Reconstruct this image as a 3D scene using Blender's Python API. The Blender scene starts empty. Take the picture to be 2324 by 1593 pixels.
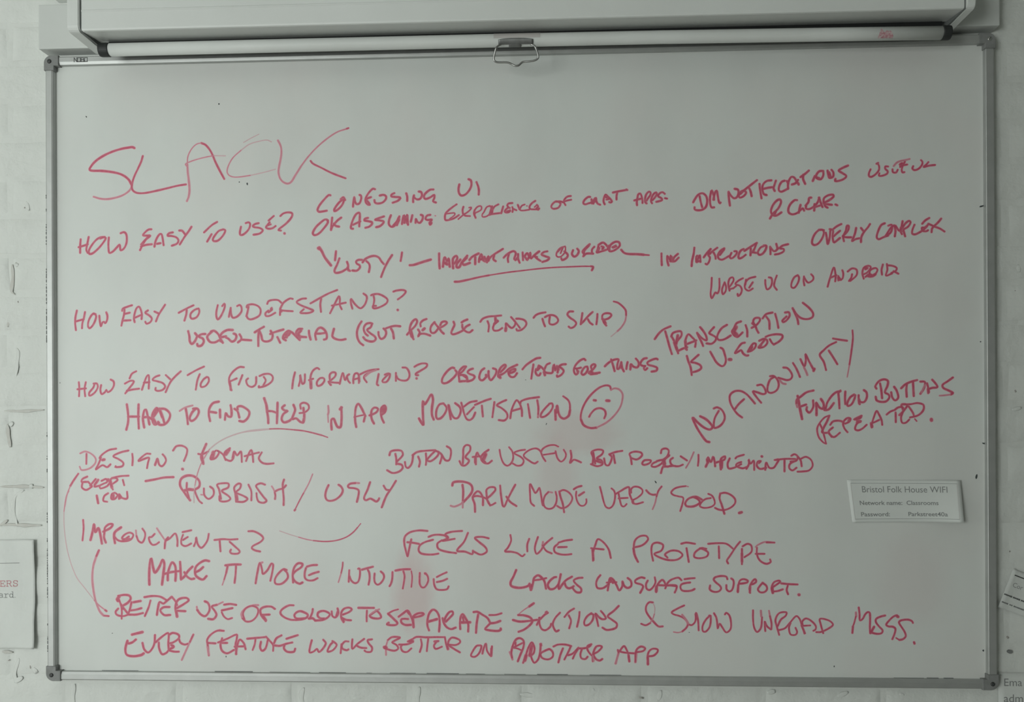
import bpy, bmesh, math, random
from mathutils import Vector, Matrix, Euler, noise
C = bpy.context.scene.collection
PI = math.pi
random.seed(7)

# ------------------------------------------------------------------ camera
cam = bpy.data.cameras.new('camera'); cam_ob = bpy.data.objects.new('camera', cam); C.objects.link(cam_ob)
cam.sensor_width = 36.0; cam.sensor_fit = 'HORIZONTAL'
cam.lens = 30.98107; cam.shift_x = -0.000111; cam.shift_y = 0.068212
cam.clip_start = 0.05; cam.clip_end = 50
cam_ob.matrix_world = Matrix(((0.99888348,0.00427256,0.04704836,0.08389384),(0.04705357,-0.00112796,-0.99889173,-1.68828981),(-0.00421475,0.99999024,-0.00132774,1.39695896),(0.00000000,0.00000000,0.00000000,1.00000000)))
bpy.context.scene.camera = cam_ob

# ------------------------------------------------------------------ world, lights, exposure
sc = bpy.context.scene
sc.view_settings.view_transform = 'Standard'; sc.view_settings.look = 'None'
sc.view_settings.gamma = 1.0; sc.view_settings.use_curve_mapping = False
sc.view_settings.exposure = 0.0
w = bpy.data.worlds.new('sky'); sc.world = w; w.use_nodes = True
w.node_tree.nodes['Background'].inputs[0].default_value = (0.80, 0.90, 0.95, 1)
w.node_tree.nodes['Background'].inputs[1].default_value = 0.6
def area(name, loc, rot, sx, sy, power, col):
    l = bpy.data.lights.new(name, 'AREA'); l.shape = 'RECTANGLE'; l.size = sx; l.size_y = sy
    l.energy = power; l.color = col
    o = bpy.data.objects.new(name, l); C.objects.link(o); o.location = loc; o.rotation_euler = rot
    return o
# daylight just outside the window behind and to the left of the viewer
area('window_daylight', (-1.80, -3.42, 1.36), (PI/2, 0, 0), 1.5, 1.25, 81.5, (0.955, 1.0, 0.97))
# weak fill from the left, as daylight through an unseen side window
area('side_window_fill', (-3.02, -1.30, 1.45), (0, -PI/2, 0), 1.2, 1.2, 8.0, (0.955, 1.0, 0.965))

# ------------------------------------------------------------------ helpers
def mesh_ob(name, bm, m, parent=None, smooth=False):
    me = bpy.data.meshes.new(name); bm.to_mesh(me); bm.free()
    o = bpy.data.objects.new(name, me); C.objects.link(o)
    if m: me.materials.append(m)
    if smooth:
        for p in me.polygons: p.use_smooth = True
    if parent: o.parent = parent
    return o
def thing(name, label, cat, loc=(0, 0, 0), group=None):
    o = bpy.data.objects.new(name, None); C.objects.link(o); o.location = loc
    o['label'] = label; o['category'] = cat; o.empty_display_size = 0.05
    if group: o['group'] = group
    return o
def struct(o): o['kind'] = 'structure'; return o
def box(bm, x0, x1, y0, y1, z0, z1, bev=0.0, seg=2):
    vs = [bm.verts.new((x, y, z)) for x in (x0, x1) for y in (y0, y1) for z in (z0, z1)]
    F = [(0, 1, 3, 2), (4, 6, 7, 5), (0, 4, 5, 1), (2, 3, 7, 6), (0, 2, 6, 4), (1, 5, 7, 3)]
    fs = [bm.faces.new([vs[i] for i in f]) for f in F]
    if bev > 0:
        es = list({e for f in fs for e in f.edges})
        bmesh.ops.bevel(bm, geom=es, offset=bev, segments=seg, affect='EDGES', profile=0.6)
def newbm(): return bmesh.new()
def prism(bm, poly, axis, a, b):
    """extrude a closed 2D polygon along an axis; poly gives the other two coordinates in order"""
    def P(p, t):
        if axis == 'x': return (t, p[0], p[1])
        if axis == 'y': return (p[0], t, p[1])
        return (p[0], p[1], t)
    A = [bm.verts.new(P(p, a)) for p in poly]; B = [bm.verts.new(P(p, b)) for p in poly]
    n = len(poly)
    for i in range(n): bm.faces.new((A[i], A[(i+1) % n], B[(i+1) % n], B[i]))
    bm.faces.new(A[::-1]); bm.faces.new(B)
    bmesh.ops.recalc_face_normals(bm, faces=bm.faces[:])
def tube(bm, pts, r, n=10, cap=True):
    pts = [Vector(p) for p in pts]; rings = []
    for i, p in enumerate(pts):
        d = (pts[min(i+1, len(pts)-1)] - pts[max(i-1, 0)]).normalized()
        u = d.cross(Vector((0, 1, 0.01))).normalized(); v = d.cross(u).normalized()
        rr = r[i] if isinstance(r, (list, tuple)) else r
        rings.append([bm.verts.new(p + (u*math.cos(2*PI*k/n) + v*math.sin(2*PI*k/n))*rr) for k in range(n)])
    for a, b in zip(rings, rings[1:]):
        for k in range(n): bm.faces.new((a[k], a[(k+1) % n], b[(k+1) % n], b[k]))
    if cap: bm.faces.new(rings[0][::-1]); bm.faces.new(rings[-1])
def smooth_path(pts, step, closed=False):
    """Catmull-Rom (centripetal-ish) resampling of a 2D/3D polyline"""
    P = [Vector(p) for p in pts]
    if len(P) < 3: 
        out = [P[0]]; n = max(1, int((P[-1]-P[0]).length/step))
        return [P[0].lerp(P[-1], i/n) for i in range(n+1)]
    out = []
    for i in range(len(P)-1):
        p1, p2 = P[i], P[i+1]
        p0 = P[i-1] if i > 0 else p1*2 - p2
        p3 = P[i+2] if i+2 < len(P) else p2*2 - p1
        L = (p2-p1).length; n = max(1, int(math.ceil(L/step)))
        # limit tangents at unevenly spaced knots
        t1 = (p2-p0); t2 = (p3-p1)
        t1 = t1*(L/max(1e-6, (p2-p1).length+(p1-p0).length)); t2 = t2*(L/max(1e-6, (p3-p2).length+(p2-p1).length))
        for k in range(n):
            t = k/n
            out.append(p1*(2*t**3-3*t**2+1) + t1*(t**3-2*t**2+t) + p2*(-2*t**3+3*t**2) + t2*(t**3-t**2))
    out.append(P[-1].copy())
    return out

# ------------------------------------------------------------------ materials
def mat(name, col, rough=0.6, metal=0.0, bump=None, var=None, spec=None, coat=0.0):
    m = bpy.data.materials.new(name); m.use_nodes = True; nt = m.node_tree; N = nt.nodes; L = nt.links
    b = N['Principled BSDF']; b.inputs['Base Color'].default_value = (*col, 1)
    b.inputs['Roughness'].default_value = rough; b.inputs['Metallic'].default_value = metal
    if spec is not None: b.inputs['Specular IOR Level'].default_value = spec
    if coat: b.inputs['Coat Weight'].default_value = coat; b.inputs['Coat Roughness'].default_value = 0.25
    tc = N.new('ShaderNodeTexCoord')
    if var:
        scale, amt, col2 = var
        nz = N.new('ShaderNodeTexNoise'); nz.inputs['Scale'].default_value = scale; nz.inputs['Detail'].default_value = 5
        L.new(tc.outputs['Object'], nz.inputs['Vector'])
        mr = N.new('ShaderNodeMapRange'); mr.inputs['From Min'].default_value = 0.35; mr.inputs['From Max'].default_value = 0.75
        mr.inputs['To Max'].default_value = amt; L.new(nz.outputs['Fac'], mr.inputs['Value'])
        mx = N.new('ShaderNodeMix'); mx.data_type = 'RGBA'; mx.inputs['A'].default_value = (*col, 1); mx.inputs['B'].default_value = (*col2, 1)
        L.new(mr.outputs['Result'], mx.inputs['Factor']); L.new(mx.outputs['Result'], b.inputs['Base Color'])
    if bump:
        prev = None
        for scale, dist in bump:
            nz = N.new('ShaderNodeTexNoise'); nz.inputs['Scale'].default_value = scale; nz.inputs['Detail'].default_value = 4
            L.new(tc.outputs['Object'], nz.inputs['Vector'])
            bp = N.new('ShaderNodeBump'); bp.inputs['Strength'].default_value = 1.0; bp.inputs['Distance'].default_value = dist
            L.new(nz.outputs['Fac'], bp.inputs['Height'])
            if prev: L.new(prev.outputs['Normal'], bp.inputs['Normal'])
            prev = bp
        L.new(prev.outputs['Normal'], b.inputs['Normal'])
    return m
M_paint = mat('white_brick_paint', (0.665, 0.685, 0.655), 0.7, bump=((9, 0.008), (32, 0.0030), (260, 0.0003)), var=(6, 0.3, (0.60, 0.605, 0.575)))
M_mortar = mat('painted_mortar', (0.615, 0.63, 0.60), 0.75, bump=((30, 0.002), (200, 0.0004)), var=(9, 0.5, (0.52, 0.505, 0.47)))
M_wallpaint = mat('matt_wall_paint', (0.55, 0.56, 0.53), 0.8, bump=((60, 0.0008),))
M_ceil = mat('ceiling_paint', (0.62, 0.63, 0.61), 0.85)
M_floor = mat('grey_carpet', (0.50, 0.49, 0.465), 0.95, bump=((300, 0.002),), var=(120, 0.6, (0.40, 0.39, 0.38)))
M_alu = mat('brushed_aluminium', (0.47, 0.48, 0.47), 0.46, 0.62, bump=((400, 0.00006),), var=(35, 0.5, (0.38, 0.39, 0.38)))
M_cap = mat('grey_plastic_corner', (0.23, 0.235, 0.23), 0.5, bump=((500, 0.0002),), var=(60, 0.6, (0.13, 0.135, 0.13)))
M_screw = mat('screw_steel', (0.42, 0.42, 0.40), 0.35, 0.8)
M_screw_dark = mat('screw_dark', (0.05, 0.05, 0.05), 0.5, 0.4)
M_case = mat('white_case_plastic', (0.655, 0.675, 0.655), 0.45, bump=((150, 0.0001),), var=(5, 0.3, (0.55, 0.565, 0.54)))
M_pole = mat('white_enamel_bar', (0.66, 0.68, 0.66), 0.5, var=(8, 0.3, (0.48, 0.49, 0.465)), spec=.3)
M_black = mat('black_rubber', (0.018, 0.02, 0.02), 0.6)
M_blackcloth = mat('black_screen_cloth', (0.012, 0.013, 0.013), 0.9)
M_wood = mat('white_painted_batten', (0.56, 0.58, 0.56), 0.6, bump=((40, 0.0006),), var=(10, 0.4, (0.58, 0.595, 0.57)))
M_wire = mat('nickel_wire', (0.34, 0.34, 0.33), 0.34, 1.0)
M_plate = mat('dull_steel_plate', (0.20, 0.205, 0.20), 0.45, 0.6, var=(90, 0.6, (0.12, 0.12, 0.115)))
M_tape = mat('old_clear_tape', (0.50, 0.475, 0.46), 0.45)
M_redsm = mat('red_stain', (0.42, 0.17, 0.20), 0.5, var=(260, 1.0, (0.58, 0.55, 0.54)))
M_paper = mat('white_paper', (0.64, 0.66, 0.635), 0.75, bump=((14, 0.006), (90, 0.0006)))
M_paper2 = mat('laminated_paper', (0.66, 0.685, 0.66), 0.55, bump=((70, 0.0003),))
M_toner = mat('black_print', (0.075, 0.08, 0.078), 0.7)
M_toner_soft = mat('grey_print', (0.24, 0.25, 0.245), 0.7)
M_redprint = mat('red_print', (0.50, 0.13, 0.16), 0.7, var=(250, 0.9, (0.40, 0.27, 0.27)))
M_speck = mat('dark_speck', (0.05, 0.06, 0.06), 0.6)
M_grime_shade = mat('grime_and_shade_grey', (0.16, 0.17, 0.165), 0.8)  # dark grey for grime, print and the shade in the end-cap grooves

def panel_material():
    m = bpy.data.materials.new('whiteboard_enamel'); m.use_nodes = True; nt = m.node_tree; N = nt.nodes; L = nt.links
    b = N['Principled BSDF']; b.inputs['Roughness'].default_value = 0.42
    b.inputs['Specular IOR Level'].default_value = 0.4
    tc = N.new('ShaderNodeTexCoord')
    base = (0.655, 0.680, 0.655, 1)
    def mix(a, bcol, fac):
        mx = N.new('ShaderNodeMix'); mx.data_type = 'RGBA'
        if isinstance(a, tuple): mx.inputs['A'].default_value = a
        else: L.new(a, mx.inputs['A'])
        mx.inputs['B'].default_value = bcol; L.new(fac, mx.inputs['Factor']); return mx.outputs['Result']
    def noisemask(scale, lo, hi, amt, vec=(1, 1, 1)):
        mp = N.new('ShaderNodeMapping'); mp.inputs['Scale'].default_value = vec
        L.new(tc.outputs['Object'], mp.inputs['Vector'])
        nz = N.new('ShaderNodeTexNoise'); nz.inputs['Scale'].default_value = scale; nz.inputs['Detail'].default_value = 6
        L.new(mp.outputs['Vector'], nz.inputs['Vector'])
        mr = N.new('ShaderNodeMapRange'); mr.inputs['From Min'].default_value = lo; mr.inputs['From Max'].default_value = hi
        mr.inputs['To Max'].default_value = amt; L.new(nz.outputs['Fac'], mr.inputs['Value']); return mr.outputs['Result']
    col = mix(base, (0.655, 0.62, 0.60, 1), noisemask(3.2, 0.42, 0.72, 0.55))          # rubbed-out pink residue all over
    col = mix(col, (0.58, 0.60, 0.58, 1), noisemask(9, 0.45, 0.8, 0.5, (1, 1, 0.5)))       # faint grey wipe marks
    def smear(cx, cz, rx, rz, amt, colr):
        mp = N.new('ShaderNodeMapping'); mp.inputs['Location'].default_value = (-cx/rx, 0, -cz/rz); mp.inputs['Scale'].default_value = (1/rx, 0, 1/rz)
        L.new(tc.outputs['Object'], mp.inputs['Vector'])
        nz = N.new('ShaderNodeTexNoise'); nz.inputs['Scale'].default_value = 1.4; nz.inputs['Detail'].default_value = 4
        L.new(mp.outputs['Vector'], nz.inputs['Vector'])
        ad = N.new('ShaderNodeMix'); ad.data_type = 'RGBA'; ad.blend_type = 'LINEAR_LIGHT'; ad.inputs['Factor'].default_value = 0.45
        L.new(mp.outputs['Vector'], ad.inputs['A']); L.new(nz.outputs['Color'], ad.inputs['B'])
        vl = N.new('ShaderNodeVectorMath'); vl.operation = 'LENGTH'; L.new(ad.outputs['Result'], vl.inputs[0])
        mr = N.new('ShaderNodeMapRange'); mr.interpolation_type = 'SMOOTHSTEP'; mr.inputs['From Min'].default_value = 0.35; mr.inputs['From Max'].default_value = 1.1
        mr.inputs['To Min'].default_value = amt; mr.inputs['To Max'].default_value = 0.0; L.new(vl.outputs['Value'], mr.inputs['Value'])
        nonlocal col
        col = mix(col, colr, mr.outputs['Result'])
    smear(-0.185, 1.075, 0.05, 0.10, 0.55, (0.60, 0.44, 0.44, 1))
    smear(0.135, 1.375, 0.10, 0.05, 0.40, (0.60, 0.46, 0.46, 1))
    smear(0.09, 1.30, 0.05, 0.08, 0.30, (0.60, 0.46, 0.46, 1))
    smear(0.75, 1.10, 0.09, 0.10, 0.18, (0.58, 0.48, 0.48, 1))
    L.new(col, b.inputs['Base Color'])
    nz = N.new('ShaderNodeTexNoise'); nz.inputs['Scale'].default_value = 2.2; L.new(tc.outputs['Object'], nz.inputs['Vector'])
    bp = N.new('ShaderNodeBump'); bp.inputs['Distance'].default_value = 0.003; L.new(nz.outputs['Fac'], bp.inputs['Height']); L.new(bp.outputs['Normal'], b.inputs['Normal'])
    return m
M_panel = panel_material()

def ink_material(name, core, fringe):
    m = bpy.data.materials.new(name); m.use_nodes = True; nt = m.node_tree; N = nt.nodes; L = nt.links
    b = N['Principled BSDF']; b.inputs['Roughness'].default_value = 0.5
    at = N.new('ShaderNodeAttribute'); at.attribute_name = 'ink'
    tc = N.new('ShaderNodeTexCoord'); nz = N.new('ShaderNodeTexNoise'); nz.inputs['Scale'].default_value = 160; nz.inputs['Detail'].default_value = 3
    L.new(tc.outputs['Object'], nz.inputs['Vector'])
    mr = N.new('ShaderNodeMapRange'); mr.inputs['From Min'].default_value = 0.3; mr.inputs['From Max'].default_value = 0.7
    mr.inputs['To Min'].default_value = 0.90; mr.inputs['To Max'].default_value = 1.04; L.new(nz.outputs['Fac'], mr.inputs['Value'])
    mu = N.new('ShaderNodeMath'); mu.operation = 'MULTIPLY'; mu.use_clamp = True
    L.new(at.outputs['Fac'], mu.inputs[0]); L.new(mr.outputs['Result'], mu.inputs[1])
    mx = N.new('ShaderNodeMix'); mx.data_type = 'RGBA'; mx.inputs['A'].default_value = (*fringe, 1); mx.inputs['B'].default_value = (*core, 1)
    L.new(mu.outputs['Value'], mx.inputs['Factor']); L.new(mx.outputs['Result'], b.inputs['Base Color'])
    return m
FR = (0.78, 0.585, 0.62)
M_ink = [ink_material('red_marker_ink', (0.54, 0.078, 0.145), FR),
         ink_material('thin_red_marker_ink', (0.56, 0.14, 0.205), FR),
         ink_material('faded_red_marker_ink', (0.52, 0.23, 0.27), (0.70, 0.60, 0.61))]

# ------------------------------------------------------------------ room shell
X0, X1, Y0, Z1 = -2.9, 2.7, -3.25, 2.75
def slab(name, x0, x1, y0, y1, z0, z1, m, parent=None):
    bm = newbm(); box(bm, x0, x1, y0, y1, z0, z1); o = mesh_ob(name, bm, m, parent)
    if not parent: struct(o)
    return o
slab('floor', X0-.1, X1+.1, Y0-.1, 0.1, -0.1, 0, M_floor)
slab('ceiling', X0-.1, X1+.1, Y0-.1, 0.1, Z1, Z1+.1, M_ceil)
wall_back = slab('wall_back', X0-.1, X1+.1, 0.0012, 0.1, 0, Z1, M_paint)
slab('wall_right', X1, X1+.1, Y0, 0.004, 0, Z1, M_wallpaint)
def wall_with_hole(name, axis, c0, c1, a0, a1, h0, h1, z0, z1):
    bm = newbm()
    for (p0, p1, q0, q1) in ((a0, h0, 0, Z1), (h1, a1, 0, Z1), (h0, h1, 0, z0), (h0, h1, z1, Z1)):
        if axis == 'x': box(bm, c0, c1, p0, p1, q0, q1)
        else: box(bm, p0, p1, c0, c1, q0, q1)
    return struct(mesh_ob(name, bm, M_wallpaint))
wall_with_hole('wall_left', 'x', X0-.1, X0, Y0, 0.004, -1.90, -0.70, 0.85, 2.05)
wall_with_hole('wall_front', 'y', Y0-.1, Y0, X0, X1, -2.55, -1.05, 0.74, 1.98)
M_glass = bpy.data.materials.new('window_glass'); M_glass.use_nodes = True
nt = M_glass.node_tree; nt.nodes.clear(); out = nt.nodes.new('ShaderNodeOutputMaterial'); mixs = nt.nodes.new('ShaderNodeMixShader')
tr = nt.nodes.new('ShaderNodeBsdfTransparent'); gl = nt.nodes.new('ShaderNodeBsdfGlossy'); gl.inputs['Roughness'].default_value = 0.05; mixs.inputs[0].default_value = 0.07
nt.links.new(tr.outputs[0], mixs.inputs[1]); nt.links.new(gl.outputs[0], mixs.inputs[2]); nt.links.new(mixs.outputs[0], out.inputs[0])
M_frame = mat('white_window_paint', (0.7, 0.72, 0.7), 0.5)
def window(name, axis, c, h0, h1, z0, z1):
    root = struct(bpy.data.objects.new(name, None)); C.objects.link(root)
    bm = newbm()
    def B(p0, p1, q0, q1):
        if axis == 'x': box(bm, c-.03, c+.03, p0, p1, q0, q1)
        else: box(bm, p0, p1, c-.03, c+.03, q0, q1)
    t = 0.05; mid = (h0+h1)/2
    B(h0, h1, z0, z0+t); B(h0, h1, z1-t, z1); B(h0, h0+t, z0+t, z1-t); B(h1-t, h1, z0+t, z1-t); B(mid-.02, mid+.02, z0+t, z1-t)
    mesh_ob('window_frame', bm, M_frame, root)
    for p0, p1 in ((h0+t, mid-.02), (mid+.02, h1-t)):
        bm = newbm()
        if axis == 'x': box(bm, c-.002, c+.002, p0, p1, z0+t, z1-t)
        else: box(bm, p0, p1, c-.002, c+.002, z0+t, z1-t)
        mesh_ob('window_pane', bm, M_glass, root)
window('window_1', 'x', X0-.05, -1.90, -0.70, 0.85, 2.05)
window('window_2', 'y', Y0-.05, -2.55, -1.05, 0.74, 1.98)

# painted bricks of the back wall: courses of 75.5 mm, bricks of 215 mm with 10 mm joints
BL, BHt, CO, PX = 0.2150, 0.0655, 0.0757, 0.2250
JZ = 1.2002            # height of one joint seen left of the board
def brick_mesh(seed):
    r = random.Random(seed); bm = newbm()
    XS = [-BL/2, -BL/2+.005, -BL/2+.012, -BL/2+.024] + [-BL/2+.024+(BL-.048)*k/7 for k in range(1, 7)]; XS += [-x for x in XS[3::-1]]
    ZS = [-BHt/2, -BHt/2+.005, -BHt/2+.012, -BHt/2+.022, 0]; ZS += [-z for z in ZS[3::-1]]
    nx, nz = len(XS)-1, len(ZS)-1
    g = [[None]*(nz+1) for _ in range(nx+1)]
    for i in range(nx+1):
        for k in range(nz+1):
            x, z = XS[i], ZS[k]; e = min(i, nx-i, k, nz-k)
            d = (.00130, .00000, -.00100, -.00140, -.0015)[min(e, 4)]
            n = noise.noise(Vector((x*14+seed*7, z*22, seed*3)))*0.0007
            jx = noise.noise(Vector((x*20, z*20, seed*5+9)))*(0.0035, .0028, .0015, 0, 0)[min(e, 4)]
            jz = noise.noise(Vector((x*18+4, z*20, seed*5+2)))*(0.0032, .0026, .0014, 0, 0)[min(e, 4)]
            g[i][k] = bm.verts.new((x+jx, d+n*(0.3 if d > .001 else 1), z+jz))
    for i in range(nx):
        for k in range(nz): bm.faces.new((g[i][k], g[i+1][k], g[i+1][k+1], g[i][k+1]))
    me = bpy.data.meshes.new('brick'); bm.to_mesh(me); bm.free(); me.materials.append(M_paint)
    for p in me.polygons: p.use_smooth = True
    return me
BM = [brick_mesh(s) for s in range(9)]
rest = newbm()
rows = [(j, JZ + CO*(j+0.5)) for j in range(-15, 21)]
for j, zc in rows:
    if zc+BHt/2 > Z1: continue
    off = -0.9845 + PX/2 + (PX/2 if j % 2 else 0)
    for i in range(-9, 17):
        xc = off + PX*i
        if xc-BL/2 < X0 or xc+BL/2 > X1: continue
        hidden = -0.86 < xc-BL/2 and xc+BL/2 < 0.86 and 0.95 < zc-BHt/2 and zc+BHt/2 < 2.19
        near = abs(xc) < 1.33 and 0.62 < zc < 2.36
        if near and not hidden:
            o = bpy.data.objects.new('brick', BM[(i*5+j*3) % 9]); C.objects.link(o); o.parent = wall_back
            o.location = (xc + random.uniform(-.002, .002), random.uniform(-.0004, .0006), zc + random.uniform(-.001, .001))
            o.rotation_euler = (0, (PI if (i+j) % 3 == 0 else 0) + random.uniform(-.006, .006), 0)
        elif not near:
            box(rest, xc-BL/2, xc+BL/2, 0.0005, 0.02, zc-BHt/2, zc+BHt/2, 0.004, 1)
        else:
            pass
o = mesh_ob('brickwork', rest, M_paint, wall_back); o['kind'] = 'stuff'

# thick runs of paint standing proud at the joints, and small chips where the old mortar shows
def ridge(pts, r, m=M_paint, name='paint_ridge', flat=.11):
    P = smooth_path([Vector((x, 0, z)) for x, z in pts], .003); bm = newbm(); n = len(P)
    tube(bm, P, [max(.0004, r*math.sin(PI*(i+.6)/(n+.4))**.6*(1+.2*math.sin(i*.5))) for i in range(n)], 10)
    for v in bm.verts: v.co.y = v.co.y*flat - .0009
    o = mesh_ob(name, bm, m, wall_back, True)
    return o
for a in [(0.0025,[(-0.6333,0.8620),(-0.6193,0.8716),(-0.6009,0.8770)]),(0.0021,[(-0.8571,0.8865),(-0.8607,0.8666),(-0.8590,0.8450)]),(0.0021,[(-0.4017,0.8841),(-0.4069,0.8687),(-0.4018,0.8465)]),(0.0021,[(-0.1765,0.8880),(-0.1800,0.8693),(-0.1784,0.8507)]),(0.0017,[(0.2856,0.8859),(0.2805,0.8658)]),(0.0017,[(-0.6298,0.8543),(-0.6333,0.8620)]),(0.0017,[(-0.9721,1.5466),(-0.9686,1.5379),(-0.9723,1.5076),(-0.9741,1.4859)]),(0.0017,[(-0.9716,1.1951),(-0.9804,1.2341),(-0.9749,1.2558),(-0.9579,1.2671)]),(0.0012,[(-0.9394,1.4683),(-0.9313,1.4787)]),(0.0013,[(-0.9514,1.8372),(-0.9462,1.8172)]),(0.0017,[(-0.9733,1.7073),(-0.9697,1.7142)]),(0.0017,[(-0.9798,1.4008),(-0.9870,1.3939)]),(0.0017,[(-0.9427,1.2792),(-0.9446,1.2706)]),(0.0018,[(-0.9405,0.9169),(-0.9334,0.9074)]),(0.0017,[(-0.9689,0.9366),(-0.9780,0.9044),(-0.9727,0.8871)]),(0.0018,[(-0.9789,0.8888),(-0.9619,0.8993)]),(0.0015,[(0.9512,1.6873),(0.9528,1.6725)]),(0.0015,[(0.9448,2.0127),(0.9624,2.0041)]),(0.0013,[(0.9387,1.4158),(0.9564,1.4198)]),(0.0017,[(0.4843,0.8829),(0.5007,0.8864)]),(0.0017,[(-0.5146,0.8641),(-0.4798,0.8713)]),(0.0017,[(-0.3069,0.8638),(-0.2811,0.8683)]),(0.0018,[(0.0172,0.8756),(0.0593,0.8718)]),(0.0018,[(0.1434,0.8643),(0.1603,0.8771),(0.1561,0.8880)]),(0.0017,[(0.6155,0.8776),(0.6359,0.8861)]),(0.0017,[(0.7295,0.8830),(0.7392,0.8789)])]:
    ridge(a[1], a[0]*2.3)
M_chip = mat('exposed_mortar', (0.42, 0.40, 0.37), .9, bump=((300, .0006),), var=(120, .8, (.30, .29, .27)))
M_stain_shade = mat('joint_stain_and_shade', (0.53, 0.52, 0.485), .85, bump=((120, .0012),), var=(60, .8, (.60, .61, .58)))
for a in [(0.0012,[(-0.9913,0.9312),(-0.9877,0.9329)]),(0.0012,[(-0.9542,1.8243),(-0.9551,1.8217)]),(0.0012,[(-0.9467,0.9220),(-0.9458,0.9160)]),(0.0010,[(-0.9352,0.9135),(-0.9352,0.9083)]),(0.0012,[(-0.9691,1.6395),(-0.9682,1.6360)]),(0.0012,[(0.9454,1.6388),(0.9462,1.6364)]),(0.0018,[(0.9445,1.4528),(0.9461,1.4487)]),(0.0013,[(0.9326,1.1524),(0.9342,1.1508)]),(0.0017,[(0.9270,0.9928),(0.9302,0.9895)]),(0.0017,[(0.2439,0.8721),(0.2522,0.8705)]),(0.0012,[(0.9411,1.2471),(0.9451,1.2446)])]:
    ridge(a[1], a[0], M_chip, 'mortar_chip', .25)
for a in [(0.0025,[(-0.9805,1.7117),(-0.9788,1.6857),(-0.9815,1.6579),(-0.9753,1.6526)]),(0.0027,[(-0.9897,1.6250),(-0.9880,1.6032),(-0.9898,1.5885)]),(0.0028,[(-0.9914,1.3974),(-0.9888,1.3731),(-0.9853,1.3514)]),(0.0022,[(-1.0028,1.1977),(-0.9894,1.1994),(-0.9537,1.1977),(-0.9226,1.1978)]),(0.0017,[(-1.0073,1.1968),(-0.9912,1.2081)]),(0.0020,[(-1.0070,1.2741),(-0.9535,1.2741),(-0.9178,1.2723)]),(0.0018,[(-0.9976,1.4235),(-0.9619,1.4224),(-0.9173,1.4248)]),(0.0018,[(-1.0082,0.9493),(-0.9814,0.9477)])]:
    ridge(a[1], a[0]*1.5, M_stain_shade, 'joint_stain_shade', .07)  # thin patches carry joint stain plus recess shade painted as colour

# ------------------------------------------------------------------ whiteboard
BW, BH, BZ = 1.8, 1.21049, 0.9
YP, YF = -0.012, -0.022
board = thing('whiteboard', 'large wall-mounted whiteboard in a thin aluminium frame covered in red handwriting', 'whiteboard', (0, 0, BZ))
def rel(v): return (v[0], v[1], v[2]-BZ)
bm = newbm(); box(bm, -BW/2+.012, BW/2-.012, YP, -0.002, .012, BH-.012)
panel = mesh_ob('writing_panel', bm, M_panel, board)
# the panel material is laid out in room coordinates
bmz = newbm(); bmz.from_mesh(panel.data)
for v in bmz.verts: v.co.z += BZ
bmz.to_mesh(panel.data); bmz.free(); panel.location = (0, 0, -BZ)
prof = [(0, 0), (0, -.0190), (.0008, -.0212), (.0025, -.022), (.0108, -.022), (.0114, -.0217), (.0160, -.0198), (.0166, -.0190), (.0168, YP+.0002), (.0168, 0)]
prof_side = [(0, 0), (0, -.0190), (.0008, -.0212), (.0025, -.022), (.0122, -.022), (.0128, -.0217), (.0150, -.0206), (.0158, -.0195), (.0168, YP+.0002), (.0168, 0)]
prof_right = [(0, 0), (0, -.0190), (.0008, -.0212), (.0025, -.022), (.0150, -.0219), (.0158, -.0212), (.0168, YP+.0002), (.0168, 0)]
def rail(name, p0, p1, inward, prof=prof):
    """p0,p1: outer edge ends (x,z); inward: unit (x,z)"""
    bm = newbm(); p0 = Vector(p0); p1 = Vector(p1); inw = Vector(inward)
    A = [bm.verts.new((p0.x+inw.x*a, y, p0.y+inw.y*a)) for a, y in prof]
    B = [bm.verts.new((p1.x+inw.x*a, y, p1.y+inw.y*a)) for a, y in prof]
    n = len(prof)
    for i in range(n): bm.faces.new((A[i], A[(i+1) % n], B[(i+1) % n], B[i]))
    bm.faces.new(A[::-1]); bm.faces.new(B); bmesh.ops.recalc_face_normals(bm, faces=bm.faces[:])
    return mesh_ob(name, bm, M_alu, board)
h = BW/2
top_rail = rail('frame_rail', (-h+.02, BH), (h-.02, BH), (0, -1))
rail('frame_rail', (-h+.02, 0), (h-.02, 0), (0, 1))
rail('frame_rail', (-h, .02), (-h, BH-.02), (1, 0), prof_side)
rail('frame_rail', (h, .02), (h, BH-.02), (-1, 0), prof_right)
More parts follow.
